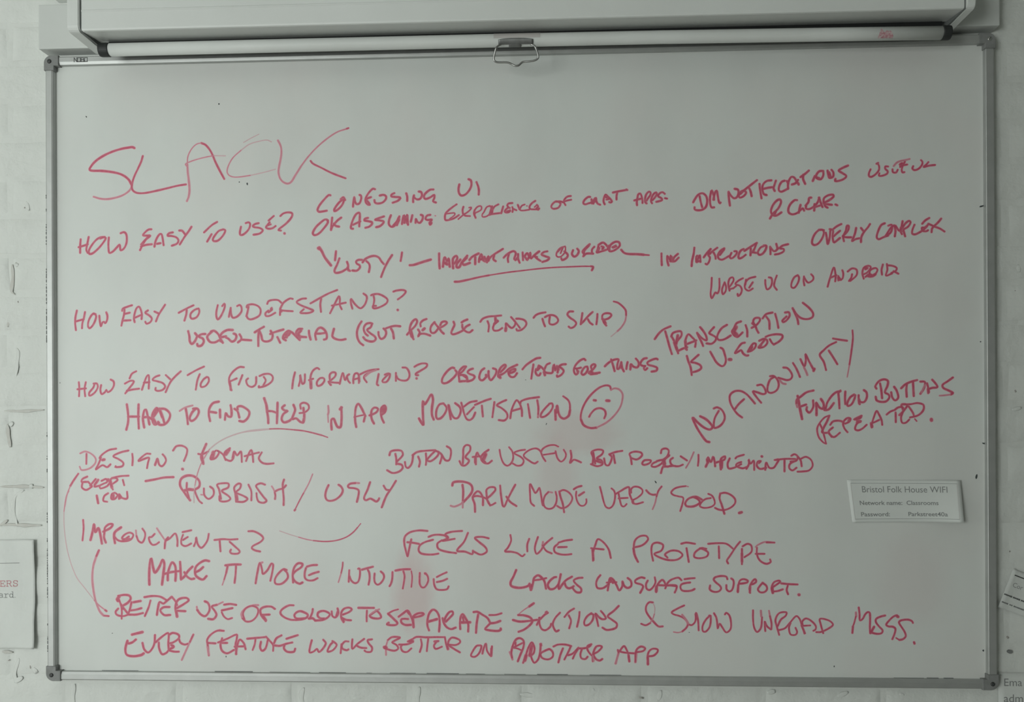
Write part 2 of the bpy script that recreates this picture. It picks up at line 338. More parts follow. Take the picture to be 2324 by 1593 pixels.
def corner(cx, cz, sx, sz, scol, srad, skew):
    """L-shaped moulded cap with one rounded outer corner"""
    a, t, r = 0.0275, 0.0186, 0.0145
    o_ = 0.0012
    poly = []
    for k in range(9):
        an = PI + (PI/2)*k/8
        poly.append((-o_+r + r*math.cos(an), -o_+r + r*math.sin(an)))
    poly += [(a, -o_), (a, t), (t, t), (t, a), (-o_, a)]
    pts = [(cx+sx*p[0], cz+sz*p[1]) for p in poly]
    bm = newbm(); prism(bm, pts, 'y', -0.0245, 0.0)
    es = [e for e in bm.edges if abs(e.verts[0].co.y+.0245) < 1e-6 and abs(e.verts[1].co.y+.0245) < 1e-6]
    bmesh.ops.bevel(bm, geom=es, offset=0.0007, segments=1, affect='EDGES')
    c = mesh_ob('corner_cap', bm, M_cap, board)
    px, pz = cx+sx*.0100, cz+sz*.0105
    bm = newbm()
    ring = []
    for rr, yy in ((srad, -.0240), (srad, -.0252), (srad*.72, -.0262), (srad*.25, -.0264)):
        ring.append([bm.verts.new((px+rr*math.cos(2*PI*k/16), yy, pz+rr*math.sin(2*PI*k/16))) for k in range(16)])
    for A, B in zip(ring, ring[1:]):
        for k in range(16): bm.faces.new((A[k], A[(k+1) % 16], B[(k+1) % 16], B[k]))
    bm.faces.new(ring[-1])
    bmesh.ops.recalc_face_normals(bm, faces=bm.faces[:])
    s = mesh_ob('screw', bm, scol, c, True)
    bm = newbm(); ca, sa = math.cos(skew), math.sin(skew)
    q = [(-.8, -.14), (.8, -.14), (.8, .14), (-.8, .14)]
    prism(bm, [(px+srad*(x*ca-z*sa), pz+srad*(x*sa+z*ca)) for x, z in q], 'y', -.0266, -.0262)
    d = mesh_ob('screw_slot', bm, M_speck, c)
corner(-h, BH, 1, -1, M_screw_dark, .0042, .5)
corner(h, BH, -1, -1, M_screw, .0040, 1.1)
corner(-h, 0, 1, 1, M_screw_dark, .0040, .2)
corner(h, 0, -1, 1, M_screw_dark, .0040, .9)

# handwriting: each word is a thin, very slightly domed film of dried ink on the panel.
# coordinates in tenths of a millimetre from the lower left corner of the board
INK = """SLACK|49a 1722,10325 1682,10344 1612,10338 1460,10314 1273,10260 1085,10176 932,10072 838,9959 826,9920 873,9901 1061,9893 1248,9871 1412,9834 1528,9779 1610,9705 1663,9612/40b 1663,9612 1656,9555 1597,9481 1480,9410 1340,9366 1176,9341 1035,9353 906,9392/42a 1887,10169 1856,10066 1798,9942 1715,9772 1673,9635 1668,9544 1703,9486 1784,9450 1924,9448 2111,9479 2344,9528 2576,9579 2739,9601/44b 2757,9279 2792,9366 2808,9502 2793,9685 2775,9844 2768,9981/26b 2768,9981 2774,10118 2811,10220 2881,10321 2963,10383 3044,10398/43a 3044,10398 3125,10362 3206,10270 3263,10166 3320,10028 3412,9845 3493,9695/26b 2764,9947 2731,9993 2787,10027 2950,10081 3159,10129 3298,10149/23c 3298,10149 3517,10141/22c 4422,10394 4337,10430 4199,10414 3992,10357 3830,10246/26b 3830,10246 3667,10102 3574,9944 3551,9831 3585,9767 3666,9731 3782,9727 4012,9755/22c 4012,9755 4266,9807 4496,9864/17c 4177,10547 4015,10470 3876,10393/40b 4549,10419 4602,10311 4617,10198 4601,10062 4572,9926 4558,9813 4583,9699 4645,9619 4737,9583 4806,9616 4886,9739 5002,9919/31b 5002,9919 5140,10097 5324,10286 5531,10452 5714,10562 5920,10625/39a 5885,10617 5924,10630/39a 5185,10013 5231,9960 5391,9878 5596,9772 5865,9666
HOW|44a 644,8566 634,8442 633,8302/44a 603,8413 705,8441 787,8470/44a 804,8610 777,8480 756,8361 783,8300/44a 1125,8605 1033,8596 951,8548 859,8439 807,8340 817,8280 879,8289 991,8378 1094,8496 1145,8585 1104,8599 1033,8576/44a 1206,8594 1196,8474 1199,8375 1215,8295 1277,8314 1358,8392 1420,8451 1430,8392 1440,8342 1501,8371 1552,8470 1563,8589 1543,8669 1502,8693 1441,8674
EASY|44a 2051,8741 2000,8738 1939,8697 1884,8628 1949,8619 2030,8618 1939,8544 1847,8450/48a 1990,8603 1898,8485 1826,8342/44a 1843,8410 1948,8440 2060,8451/44a 2111,8402 2127,8491 2172,8590 2223,8649 2254,8639 2274,8559 2293,8430/44a 2162,8457 2233,8470/44a 2477,8675 2396,8657 2371,8613 2446,8606 2547,8575 2587,8515 2557,8456 2455,8417/44a 2602,8709 2659,8703 2719,8632/44a 2845,8779 2780,8681 2719,8602 2613,8439
TO|43a 3350,8865 3245,8803 3093,8667/43a 3240,8629 3153,8487/43a 3466,8717 3386,8692 3305,8604 3264,8525 3284,8495 3365,8504 3466,8602 3511,8700 3466,8721
USE?|43a 3819,8765 3798,8656 3808,8607 3868,8616 3969,8713 4000,8812 3970,8848 3913,8833/43a 4166,8829 4090,8810 4050,8772 4090,8751 4190,8734 4246,8690 4190,8631 4065,8607/43a 4462,8963 4361,8876/43a 4381,8842 4335,8783 4401,8802/43a 4331,8783 4310,8742 4360,8718 4441,8730 4497,8769/43a 4592,8961 4652,9010 4752,9028 4822,9007 4812,8938 4711,8821 4571,8714 4551,8689 4601,8680/52a 4670,8626 4672,8622
CONFUSING|46a 5567,9344 5536,9349 5451,9269 5357,9156 5318,9072 5341,9033 5403,9035 5496,9049/46a 5853,9250 5822,9304 5768,9264/46a 5822,9263 5745,9211 5651,9090 5643,9041 5698,9058 5791,9149 5838,9255/46a 6031,9298 6015,9222 6007,9118/46a 6036,9283 6046,9214 6077,9167 6131,9182 6165,9265 6162,9326 6135,9342/46a 6433,9447 6394,9457 6317,9385 6255,9279 6254,9203 6293,9156 6331,9152/46a 6270,9241 6324,9171/46a 6247,9249 6301,9278 6355,9296/46a 6525,9324 6602,9335 6648,9303 6640,9250 6578,9190 6485,9171 6432,9192 6421,9238/46a 6806,9365 6756,9340 6748,9305 6809,9293 6901,9284 6924,9268 6870,9216 6775,9182/46a 7037,9358 7055,9297 7055,9213/46a 7186,9317 7170,9249 7170,9188/46a 7186,9279 7239,9240 7300,9247 7339,9307 7324,9376 7278,9388/46a 7559,9423 7500,9419 7408,9352 7377,9284 7408,9245 7500,9274 7577,9319 7576,9258 7553,9197 7607,9173
UI|46a 8059,9512 8043,9433 8051,9349 8096,9298 8173,9317 8249,9399 8288,9490 8281,9581 8235,9609/46a 8387,9549 8417,9472 8432,9396 8429,9312
OK|46a 5519,8862 5465,8881 5371,8818 5278,8728 5223,8621 5254,8582 5340,8612 5449,8725 5519,8831 5496,8878/46a 5601,8914 5588,8800 5575,8677/46a 5777,8912 5697,8852 5603,8738 5580,8677/46a 5632,8799 5673,8752 5735,8739
ASSUMING|46a 6005,8694 5967,8702 5967,8748 6006,8870 6068,8976 6130,8998 6137,8899 6129,8807 6126,8738/46a 6006,8770 6145,8834/46a 6296,8899 6238,8882 6225,8851 6284,8838 6376,8811 6368,8773 6314,8728 6245,8710/46a 6605,8922 6515,8893 6430,8860 6515,8847 6600,8823 6576,8777 6515,8732 6453,8718/46a 6739,8943 6707,8859 6699,8775 6745,8721 6807,8736 6884,8841 6903,8918/46a 6776,8736 6853,8827 6888,8895/46a 6853,8750 6900,8856/46a 6953,8772 6969,8871 6992,8939 7015,8855 7054,8946 7061,8854 7068,8755/51a 6999,8794 7015,8916 7045,8793/46a 7153,8937 7122,8810/46a 7214,8791 7222,8867 7253,8805 7299,8790 7345,8850 7353,8926 7315,8942/46a 7498,8939 7437,8925 7406,8864 7444,8841 7529,8847 7482,8787 7498,8748 7521,8786/25b 7590,8921 7601,8918
EXPERIENCE|41a 8004,9131 7927,9080 7840,9011 7790,8952 7779,8865 7795,8832 7861,8837 7959,8868 8047,8926/30a 7796,8952 7883,8964 7965,8966 7971,8938 7927,8896 7872,8858/41a 8135,9083 8118,9023 8129,8947 8167,8914 8259,8904/32a 8244,9065 8287,9069 8276,9037 8211,8978 8134,8930 8036,8848/40a 8352,9019 8336,8955 8368,8867/34a 8358,8943 8341,8987 8385,9062 8440,9092 8478,9083 8478,9028 8428,8991 8352,8960/32a 8636,9091 8581,9070 8526,8973 8494,8930 8499,8887 8570,8891 8646,8939/40a 8636,9091 8668,9069 8657,9004 8635,8939/51a 8684,9079 8646,8939/51a 8690,9068 8679,8949/40a 8804,9119 8733,9079 8690,9014/40a 8657,8933 8744,8943 8858,8955/34a 8635,8917 8678,8936/40a 8896,9078 8858,8947/40a 9072,9140 8994,9129 8972,9091 8994,9064 8950,9021 8923,8978 8950,8961 9004,8966 9032,8993/40a 8994,9053 9021,9047/47a 8950,8972 9026,8998/40a 9070,9062 9081,9019 9072,8970/40a 9081,9030 9146,9002/40a 9173,9104 9195,9050 9205,9017/34a 9306,9108 9254,9087 9222,9038 9221,9001 9276,8994 9395,9009/25a 9346,9082 9352,9078/40a 9509,9175 9439,9127 9395,9057 9416,9019 9481,9013 9573,9011/38a 9536,9098 9563,9066 9525,9028/46a 9579,9027 9562,9006/30a 9536,9093 9492,9056
OF|40a 9990,9113 9963,9140 9903,9158 9839,9115 9811,9062 9827,9029 9871,9017 9946,9038 9984,9091/40a 9903,9152 9979,9156 10038,9139/40a 10184,9256 10120,9246 10066,9198 10049,9150 10081,9084/40a 10049,9150 10109,9170 10189,9185
CHAT|43a 10548,9232 10514,9233 10462,9197 10423,9146 10423,9107 10462,9093 10513,9110 10565,9122/43a 10574,9187 10582,9109/43a 10582,9109 10643,9207 10660,9211 10664,9159 10690,9103 10737,9082/50a 10591,9160 10608,9108/50a 10625,9134 10651,9194/43a 10823,9088 10802,9140 10810,9209 10841,9273 10875,9242 10935,9181 10960,9137 10935,9120 10909,9130/43a 10858,9178 10901,9186/43a 10836,9226 10875,9216/43a 10978,9308 11064,9325 11154,9341 11236,9353/43a 11060,9304 11047,9248 11046,9175/46a 11232,9361 11249,9352
APPS.|43a 11432,9061 11428,9121 11441,9199 11458,9267 11493,9280 11518,9232 11535,9145 11535,9102/43a 11381,9152 11441,9168 11518,9184/43a 11612,9092 11586,9119 11586,9196 11612,9273 11664,9315 11689,9289 11676,9238 11638,9187 11612,9144/43a 11714,9095 11697,9126 11710,9203 11749,9271 11792,9296 11805,9270 11774,9210 11723,9151/43a 11954,9268 11916,9298 11869,9286 11826,9235 11834,9218 11894,9183 11902,9152 11851,9132 11795,9120/43a 11958,9186 11996,9177
DM|46a 12486,9100 12520,9160 12581,9241 12661,9267 12728,9211 12748,9116 12721,9007 12647,8954 12552,8949 12512,8970 12512,9004/46a 12607,9213 12627,9104 12654,9002/46a 12876,8998 12828,8999 12802,9074 12802,9196 12823,9291 12830,9318 12870,9222 12876,9141/46a 12863,9141 12890,9263 12924,9310 12944,9221 12963,9112 12983,9071 12997,9085
NOTIFICATIONS|46a 13148,9286 13152,9177 13171,9028/46a 13148,9279 13199,9204 13252,9162 13306,9188 13333,9269 13320,9324 13260,9341/46a 13454,9315 13374,9282 13340,9215 13353,9174 13427,9200 13474,9267 13441,9301/46a 13367,9241 13427,9302 13535,9388 13676,9497/46a 13521,9368 13555,9293 13577,9197/46a 13723,9425 13735,9303 13759,9154/46a 13944,9489 13857,9477 13789,9411 13776,9316 13802,9234 13855,9213/46a 13789,9329 13869,9348 13963,9360/46a 14028,9481 14003,9407 13983,9340 14005,9288/46a 14191,9478 14137,9459 14090,9379 14083,9297 14123,9272 14190,9296 14257,9335/46a 14250,9322 14257,9443 14311,9544 14364,9536 14417,9454 14450,9400/46a 14231,9471 14257,9416/46a 14324,9404 14390,9428 14437,9488/41a 14424,9447 14450,9420/46a 14638,9660 14578,9607 14484,9541/46a 14538,9587 14531,9506 14570,9411/46a 14710,9463 14751,9557/46a 14904,9648 14831,9643 14777,9576 14777,9522 14857,9494 14904,9567 14904,9648/46a 14751,9543 14830,9515/45a 14984,9654 14997,9579 15016,9518 15083,9537 15090,9618 15057,9666/53a 15010,9620 15036,9538/45a 15363,9742 15256,9696 15190,9650 15256,9602 15328,9547 15295,9500 15202,9461 15122,9456 15129,9496
& CLEAR.|46a 13914,8772 13974,8866 14068,8959 14122,9080 14096,9128 14029,9095 13961,9002 13934,8907 13961,8839 14027,8825 14128,8884/41a 14041,8933 14001,8845/46a 14416,9109 14376,9110 14295,9037 14255,8943 14268,8875 14334,8844 14428,8873 14495,8939/46a 14482,9020 14468,8967 14448,8872/46a 14468,8912 14522,8952 14548,8911/46a 14682,9152 14642,9146 14629,9072 14575,9005/46a 14588,9005 14582,8951 14641,8937 14735,8989 14802,9069 14829,9150/46a 14742,9030 14734,8908/46a 14822,9150 14855,9055 14888,8973/46a 14728,8969 14841,9001/46a 14908,9041 14915,9135 14988,9188 15081,9200 15094,9166 15001,9093 14908,9047/46a 14915,9047 14941,8986 14981,8959/45a 14948,9027 15061,9011/45a 15127,9017 15160,9000
USEFUL|40a 15901,9773 15930,9728 15930,9653 15878,9580 15790,9522 15747,9538 15747,9597 15776,9664/44a 15887,9766 15916,9780/40a 16098,9710 16047,9711 16047,9666 16090,9621 16076,9577 15995,9541 15929,9542 15937,9586/37b 16200,9716 16259,9781 16332,9810 16405,9823 16492,9844/40a 16310,9743 16361,9772 16331,9698 16317,9736/40a 16178,9657 16185,9604 16243,9596 16273,9647/40a 16405,9794 16368,9720 16346,9646 16360,9594 16396,9601/40a 16317,9699 16375,9727 16448,9741/40a 16700,9818 16725,9788 16717,9729 16651,9656 16579,9635 16542,9665 16557,9709/40a 16834,9779 16797,9735 16746,9691 16841,9712 16957,9724
OVERLY|44a 14911,8538 14828,8545 14744,8468 14696,8360 14696,8287 14743,8262 14815,8298 14887,8405 14911,8502 14888,8544 14816,8545/44a 14947,8489 14964,8392 14981,8277 15018,8404 15030,8524 15042,8554/44a 15018,8555 15078,8536 15071,8427 15083,8330 15100,8306 15208,8389/44a 15233,8648 15149,8607 15066,8542/44a 15089,8421 15149,8474 15208,8522/44a 15279,8328 15267,8412 15315,8520 15339,8616 15369,8610 15363,8544 15315,8472 15255,8418 15338,8399 15415,8398/44a 15505,8572 15487,8481 15457,8397 15427,8326 15492,8361 15563,8378/44a 15594,8570 15635,8516/44a 15760,8640 15718,8575 15647,8491 15599,8395 15593,8305
COMPLEX|44a 16032,8652 15967,8619 15907,8500 15883,8391 15918,8355 16001,8390 16096,8425/44a 16097,8605 16156,8622 16168,8568 16132,8472 16037,8407/44a 16049,8419 16144,8568 16203,8610/44a 16215,8597 16226,8507 16214,8405/44a 16227,8603 16285,8518 16344,8493/44a 16357,8686 16339,8578 16321,8494 16344,8445/44a 16350,8553 16404,8637 16475,8690 16504,8665 16463,8588 16380,8535/44a 16368,8529 16403,8402/56a 16333,8566 16321,8506/43a 16575,8616 16539,8527 16533,8454 16580,8436 16674,8477 16745,8524/43a 16846,8738 16769,8691 16716,8632/43a 16828,8618 16757,8559 16710,8560 16721,8500 16792,8493 16821,8510/40a 16733,8512 16792,8571 16828,8624/43a 17063,8723 17004,8652 16898,8545 16886,8473/43a 16828,8630 16945,8575 17039,8537 17121,8482
INC|45a 11888,8141 11888,8031 11893,7922/45a 11997,8091 11996,8006 12020,7914/45a 12009,8078 12063,8005 12057,8102 12099,8004 12123,8065 12196,8131/45a 12051,7993 12135,7992 12208,8058/50a 12075,8078 12105,7998
INSTRUCTIONS|45a 12504,8242 12492,8133 12461,8000 12451,7896/44a 12539,7974 12540,8072 12558,8090/44a 12551,7968 12582,8059 12606,8101 12618,7973/49a 12557,7986 12600,7986/44a 12811,8214 12751,8154 12678,8058/44a 12805,8214 12763,8105 12793,8056 12780,7983 12738,7923 12714,7936/44a 12932,8236 12835,8165 12787,8117/44a 12859,8152 12895,8079 12901,8030/44a 13064,8223 13004,8187 12955,8127 12943,8066 12967,8023 13027,8011 13147,8076/49a 13058,8204 12979,8102/44a 13196,8136 13165,8063 13183,8033 13231,8050 13292,8122 13292,8165 13250,8165/44a 13424,8206 13364,8170 13328,8086 13333,8031 13387,8042 13460,8096/44a 13436,8169 13544,8240 13670,8317/44a 13556,8216 13549,8083/44a 13664,8311 13604,8155/41a 13568,8131 13628,8215/44a 13580,8143 13663,8130/44a 13808,8261 13736,8226 13687,8141 13711,8093 13771,8110 13831,8188 13844,8261 13796,8267/44a 13915,8241 13921,8163 13921,8102/44a 13927,8223 13987,8156 14047,8197 14029,8294/44a 14250,8285 14142,8256 14094,8209 14166,8196 14166,8153 14094,8112 14004,8095/44a 14071,8215 14017,8161
'LISTY'|69a 5333,8330 5363,8315/56a 5348,8345 5392,8278 5458,8146 5524,8058 5573,7996/46a 5673,8267 5662,8173 5653,8093/46a 5738,8128 5694,8012 5642,7896 5663,7852 5767,7865 5885,7929/46a 5885,8060 5907,7995 5907,7922 5943,7885/46a 5892,7951 5914,7892/46a 6180,8093 6106,8094 6062,8065 6076,8022 6128,7992 6135,7948 6076,7890 5988,7892/46a 6187,8046 6238,8107 6341,8157 6429,8166 6503,8133 6554,8059 6598,8008/46a 6260,8070 6311,8019 6326,7960 6308,7859/46a 6759,8180 6678,8058 6604,7913 6545,7761/46a 6950,8226 6939,8149 6924,8065
-|51a 7100,7980 7176,7986 7337,8035 7505,8083
IMPORTANT|51a 7665,8197 7665,8060 7674,7914/51a 7737,7943 7752,8058 7774,8123 7818,8043 7847,8101 7868,7941/68a 7781,8015 7825,7992/51a 7934,7911 7927,8013 7934,8100 7993,8149 8015,8113 7978,8027 7941,7991/51a 8073,8076 8007,7997 7999,7932 8050,7931 8101,8025 8204,8147/51a 8094,8011 8138,8053 8196,8111/51a 8109,8010 8138,7974 8254,8009/51a 8247,8067 8298,8124 8422,8187/51a 8356,8123 8355,7985/51a 8428,8028 8436,8093 8472,8172 8508,8063 8552,8034/51a 8443,8071 8516,8085/51a 8530,8121 8573,8033 8617,8055/45a 8538,8046 8560,8031 8611,8131 8618,8059/45a 8596,8038 8669,8131 8887,8268/45a 8720,8152 8705,8072 8749,8036/45a 8553,8089 8582,8016
THINGS|45a 8901,8102 8974,8170 9089,8223 9133,8182 9103,8067 9176,8066/45a 9002,8170 8980,8083 8987,8018/45a 9176,8167 9176,8081 9204,8001/45a 9125,8052 9161,8095/45a 9263,8195 9269,8051/45a 9270,8137 9320,8093 9349,8050 9378,8107 9407,8193 9414,8106 9421,8078 9479,8135 9573,8213/45a 9299,8122 9349,8180 9392,8092/45a 9580,8213 9493,8134 9537,8076 9601,8032/42a 9479,8120 9537,8105/45a 9732,8211 9667,8197 9623,8154 9695,8117 9767,8087 9738,8045 9637,8010
BURIED|33a 10070,8300 9984,8272 9919,8201 9904,8129 9940,8100 9998,8113 10070,8199 10077,8285/33a 10027,8271 9983,8171/45a 10056,8206 10120,8141 10098,8083 10012,8041 9997,8077/45a 9998,8272 9926,8201/45a 10221,8226 10199,8154 10242,8103 10300,8138 10329,8210 10300,8253/45a 10537,8336 10472,8280 10400,8194 10429,8151/50a 10523,8315 10429,8208 10429,8122/45a 10414,8108 10472,8157 10601,8156/45a 10623,8285 10580,8235 10579,8156/45a 10702,8320 10788,8362 10859,8303 10916,8216/45a 10702,8305 10687,8234 10666,8177 10759,8197 10845,8224/45a 10759,8290 10802,8275 10773,8240/45a 10687,8176 10716,8262/45a 10902,8231 10931,8317 11017,8373 11089,8365 11103,8300 11017,8222 10916,8195 10888,8245/33a 10960,8273 11031,8308/33a 10974,8259 11045,8286/45a 10902,8303 10873,8231/48a 11131,8221 11188,8162 11273,8140 11416,8135 11559,8122/37a 11559,8122 11651,8113
underline|46a 7962,7653 8049,7656 8224,7690/39a 8224,7690 8442,7738 8622,7769/30a 8537,7756 8711,7783 8972,7820 9261,7851 9550,7881 9838,7902 10198,7913/30a 10198,7913 10413,7918 10557,7916/45a 10557,7916 10600,7904 10574,7840
WORSE|39a 12827,7671 12818,7503 12804,7369 12825,7285 12867,7351 12892,7393 12933,7376 12967,7468 12968,7652/39a 13067,7584 13017,7450 13033,7358 13083,7416 13092,7500 13067,7584/39a 13158,7424 13134,7550 13159,7650 13217,7675 13234,7624 13183,7532 13142,7483/39a 13150,7449 13233,7473/39a 13408,7656 13316,7606 13266,7548 13349,7514 13385,7446 13365,7363 13315,7321 13307,7363/39a 13225,7465 13283,7515/39a 13640,7681 13516,7646 13449,7563 13448,7462 13514,7420 13589,7461/39a 13449,7529 13466,7630/39a 13590,7578 13523,7478
UI|39a 13822,7617 13826,7525 13854,7441 13912,7474 13945,7557 13938,7649 13888,7667/39a 14037,7698 14003,7607 13986,7506 14036,7431
ON|39a 14425,7702 14359,7661 14309,7553 14308,7478 14358,7465 14424,7552 14449,7652 14425,7702/39a 14540,7676 14531,7600 14547,7508/39a 14548,7650 14581,7592 14622,7558 14704,7607 14713,7665 14672,7716
ANDROID|39a 14975,7478 15017,7628 15092,7836 15124,7677 15115,7577/39a 15025,7645 15140,7693/39a 15173,7676 15181,7601 15247,7625 15264,7725 15247,7784/39a 15173,7593 15173,7660 15222,7601/39a 15346,7758 15428,7815 15510,7789 15509,7689 15394,7582/39a 15427,7707 15411,7640 15369,7582/39a 15640,7621 15616,7721 15641,7821 15723,7861 15772,7836 15706,7737 15640,7704/57a 15674,7804 15706,7820/39a 15673,7654 15739,7703 15820,7677/39a 15755,7653 15755,7769 15854,7818 15894,7784 15837,7685 15755,7653/57a 15804,7669 15853,7702/57a 15722,7670 15796,7666/39a 15993,7883 15968,7783 15976,7692/39a 16066,7890 16074,7782 16049,7674 16163,7714/39a 16066,7865 16164,7856 16246,7813 16229,7763 16147,7723/39a 16188,7756 16278,7705
HOW|42a 563,7178 536,7063 528,6930 542,6797/42a 543,6967 634,6991 702,7010/42a 725,7147 702,7032 672,6929 664,6833/42a 937,7104 877,7104 801,6987 785,6869 815,6831 876,6883 929,6985 945,7074 899,7119 839,7068/42a 1010,7073 1020,6970 1042,6866 1073,6940 1103,6954 1126,6925 1163,6983 1171,7072 1149,7138
EASY|42a 1662,7270 1557,7238 1474,7202 1466,7165/42a 1511,7194 1504,7098 1473,6980 1450,6877/42a 1526,7105 1617,7126/42a 1480,6973 1631,6979/42a 1714,6941 1699,7008 1715,7111 1753,7213 1798,7242 1835,7183 1857,7080 1850,6999/42a 1722,7029 1842,7080/42a 1978,7167 1925,7123 2008,7063 2053,7004 2022,6938 1947,6909 1925,6946/42a 2106,7143 2188,7106/42a 2317,7274 2234,7150 2181,7062 2135,6952
TO|42a 2879,7256 2759,7203 2586,7114/42a 2744,7174 2736,7086 2698,6961/42a 2976,7193 2908,7172 2826,7099 2818,7026 2855,6996 2938,7025 2990,7113 2983,7186 2938,7187
UNDERSTAND?|42a 3357,7254 3330,7133 3330,7030 3356,6978 3409,7029 3471,7149 3497,7235 3489,7283 3445,7236/42a 3575,7027 3611,7199/42a 3611,7199 3619,7079 3654,7009 3742,7034 3821,7128 3821,7215 3786,7253 3739,7233/41a 3926,7205 3935,7244 4040,7264 4145,7228 4197,7159 4179,7056 4091,6997 3995,6972 3943,6998 3925,7041/41a 3961,7222 3943,7127 3917,7033/41a 4328,7269 4354,7321 4459,7345 4546,7336 4607,7284/41a 4415,7191 4389,7157 4432,7165 4354,7106/41a 4354,7140 4292,7089 4301,7038 4371,7037 4484,7096/41a 4633,7275 4589,7189 4576,7052/41a 4825,7359 4773,7368 4651,7292 4598,7207 4580,7155 4633,7137 4824,7122/47a 4580,7155 4606,7120/41a 5086,7365 4999,7357 4903,7298 4981,7237 5154,7166 5227,7128 5154,7089 5032,7082 4972,7091 5041,7159/41a 5693,7521 5502,7446 5172,7269/41a 5381,7361 5363,7250 5376,7104/41a 5553,7077 5623,7213 5727,7400 5744,7349 5744,7229 5778,7151/41a 5588,7222 5709,7246 5857,7276/41a 5986,7158 5960,7261 5961,7346 6038,7243 6141,7165 6219,7224 6263,7326 6263,7395 6203,7447/41a 6350,7411 6384,7427 6488,7435 6608,7382 6668,7322 6642,7254 6504,7178 6400,7162 6383,7205 6444,7208/41a 6393,7419 6410,7325 6383,7171/41a 6781,7478 6849,7499 6970,7506 7021,7480 6969,7404 6866,7328/51a 6862,7127 6865,7123
USEFUL|49a 2772,6756 2796,6655 2803,6562 2842,6508 2905,6562 2953,6669/49a 2906,6716 2953,6661/49a 3110,6699 3031,6692 2976,6654 3063,6606 3078,6545 3031,6476 2960,6469 2949,6507/49a 3259,6759 3157,6667 3149,6621 3204,6544 3298,6535 3376,6573/49a 3220,6744 3283,6759 3361,6696 3408,6604 3454,6526/49a 3651,6771 3549,6772 3455,6726 3408,6665 3407,6557/52a 3408,6604 3439,6542/49a 3423,6634 3517,6649/48a 3517,6626 3564,6602 3627,6548 3689,6570 3721,6639 3705,6686 3666,6701/48a 3783,6685 3815,6631 3814,6585 3752,6531/48a 3814,6585 3908,6576 4010,6568
TUTORIAL|48a 4260,6827 4190,6789 4080,6721/48a 4159,6743 4150,6612 4150,6459/48a 4166,6758 4205,6673 4236,6566 4314,6542 4407,6579 4431,6671 4392,6749/48a 4384,6687 4455,6717 4642,6772/48a 4524,6625 4578,6517/48a 4782,6730 4735,6746 4657,6677 4633,6601 4688,6562/60a 4735,6715 4688,6654 4703,6623/48a 4657,6608 4750,6669 4789,6722 4890,6637 4960,6567/48a 5007,6781 4937,6774 4890,6698 4968,6636 5084,6620/60a 4984,6751 4921,6682/60a 4937,6667 4968,6613/48a 5139,6742 5146,6665 5172,6573/48a 5278,6572 5263,6664 5310,6771 5372,6801 5449,6747 5487,6662 5479,6586 5433,6571/48a 5263,6687 5356,6686 5472,6701/48a 5627,6776 5604,6692 5596,6631 5650,6584 5758,6560 5851,6575
(BUT|46a 6162,6912 6108,6826 6074,6715 6082,6603 6126,6510 6194,6456/46a 6371,6867 6327,6880 6252,6862 6208,6800 6208,6738 6239,6676 6282,6639/46a 6364,6861 6339,6799 6270,6750 6326,6688 6413,6625 6438,6576 6401,6533 6326,6527 6238,6559 6195,6609/46a 6489,6705 6495,6637 6538,6575 6600,6599 6638,6673 6626,6735 6589,6772/46a 6601,6760 6676,6790 6800,6820 6912,6812/46a 6732,6771 6769,6696 6785,6579
PEOPLE|46a 7042,6651 7111,6730 7198,6816 7236,6902 7211,6945 7149,6903 7105,6817 7092,6718 7123,6631 7166,6563/68a 7111,6693 7135,6619/47a 7123,6718 7154,6594/46a 7416,6947 7348,6919 7298,6864 7304,6809/55a 7341,6734 7378,6767/46a 7254,6747 7285,6692 7253,6612 7297,6661 7384,6664 7489,6628/46a 7571,6886 7509,6813 7490,6739 7514,6683 7570,6683 7632,6750 7651,6793/46a 7571,6874 7620,6812 7669,6756 7706,6700 7749,6663/46a 7682,6824 7707,6879 7769,6897 7812,6872 7756,6817 7669,6774/46a 7936,6889 7954,6833 7923,6760 7892,6680 7916,6649 8016,6673 8115,6721/46a 8202,6930 8140,6906 8091,6875/46a 8245,6831 8177,6794 8127,6733/46a 8103,6832 8109,6770 8164,6708 8238,6683 8300,6726
TEND|42a 8450,6883 8496,6941 8600,6979 8731,6990 8848,7000/42a 8587,6894 8613,6816 8602,6699/42a 8731,6971 8750,6919 8789,6899 8730,6867 8704,6822 8756,6867 8789,6892/42a 8711,6828 8691,6763 8710,6717 8795,6717 8867,6761/55a 8737,6958 8743,6886/42a 8925,6709 8938,6787 8939,6852 9004,6786 9056,6760 9108,6811 9121,6863/42a 9037,6968 9095,6902 9147,6837 9205,6758/59a 8938,6761 8932,6709/42a 9134,6935 9199,6934 9290,6907 9329,6848 9303,6783 9224,6719 9146,6713 9140,6739
TO|42a 9466,6951 9511,7002 9589,7034 9693,7052/42a 9634,6930 9654,6858 9682,6786/42a 9680,6959 9732,6987 9810,6999 9887,6973 9932,6907 9913,6856 9835,6817 9770,6837 9764,6896 9777,6974
SKIP)|42a 10218,7063 10147,7061 10108,7009 10159,6944 10236,6891 10275,6839 10236,6775 10171,6749 10132,6776/42a 10392,7032 10379,6942 10359,6825/42a 10586,7050 10508,6979 10417,6877 10359,6819/42a 10495,6915 10533,6850 10585,6810/42a 10676,7010 10669,6913 10656,6816/42a 10766,6912 10773,6990 10831,7022 10921,7014 10940,6982 10882,6924 10804,6899/42a 10772,6925 10798,6847 10843,6789/67a 10792,6899 10823,6834/38a 10986,7244 11063,7220 11153,7148 11211,7069 11217,6972/33b 11217,6972 11197,6869 11126,6754 11048,6677/22c 11048,6677 10932,6581
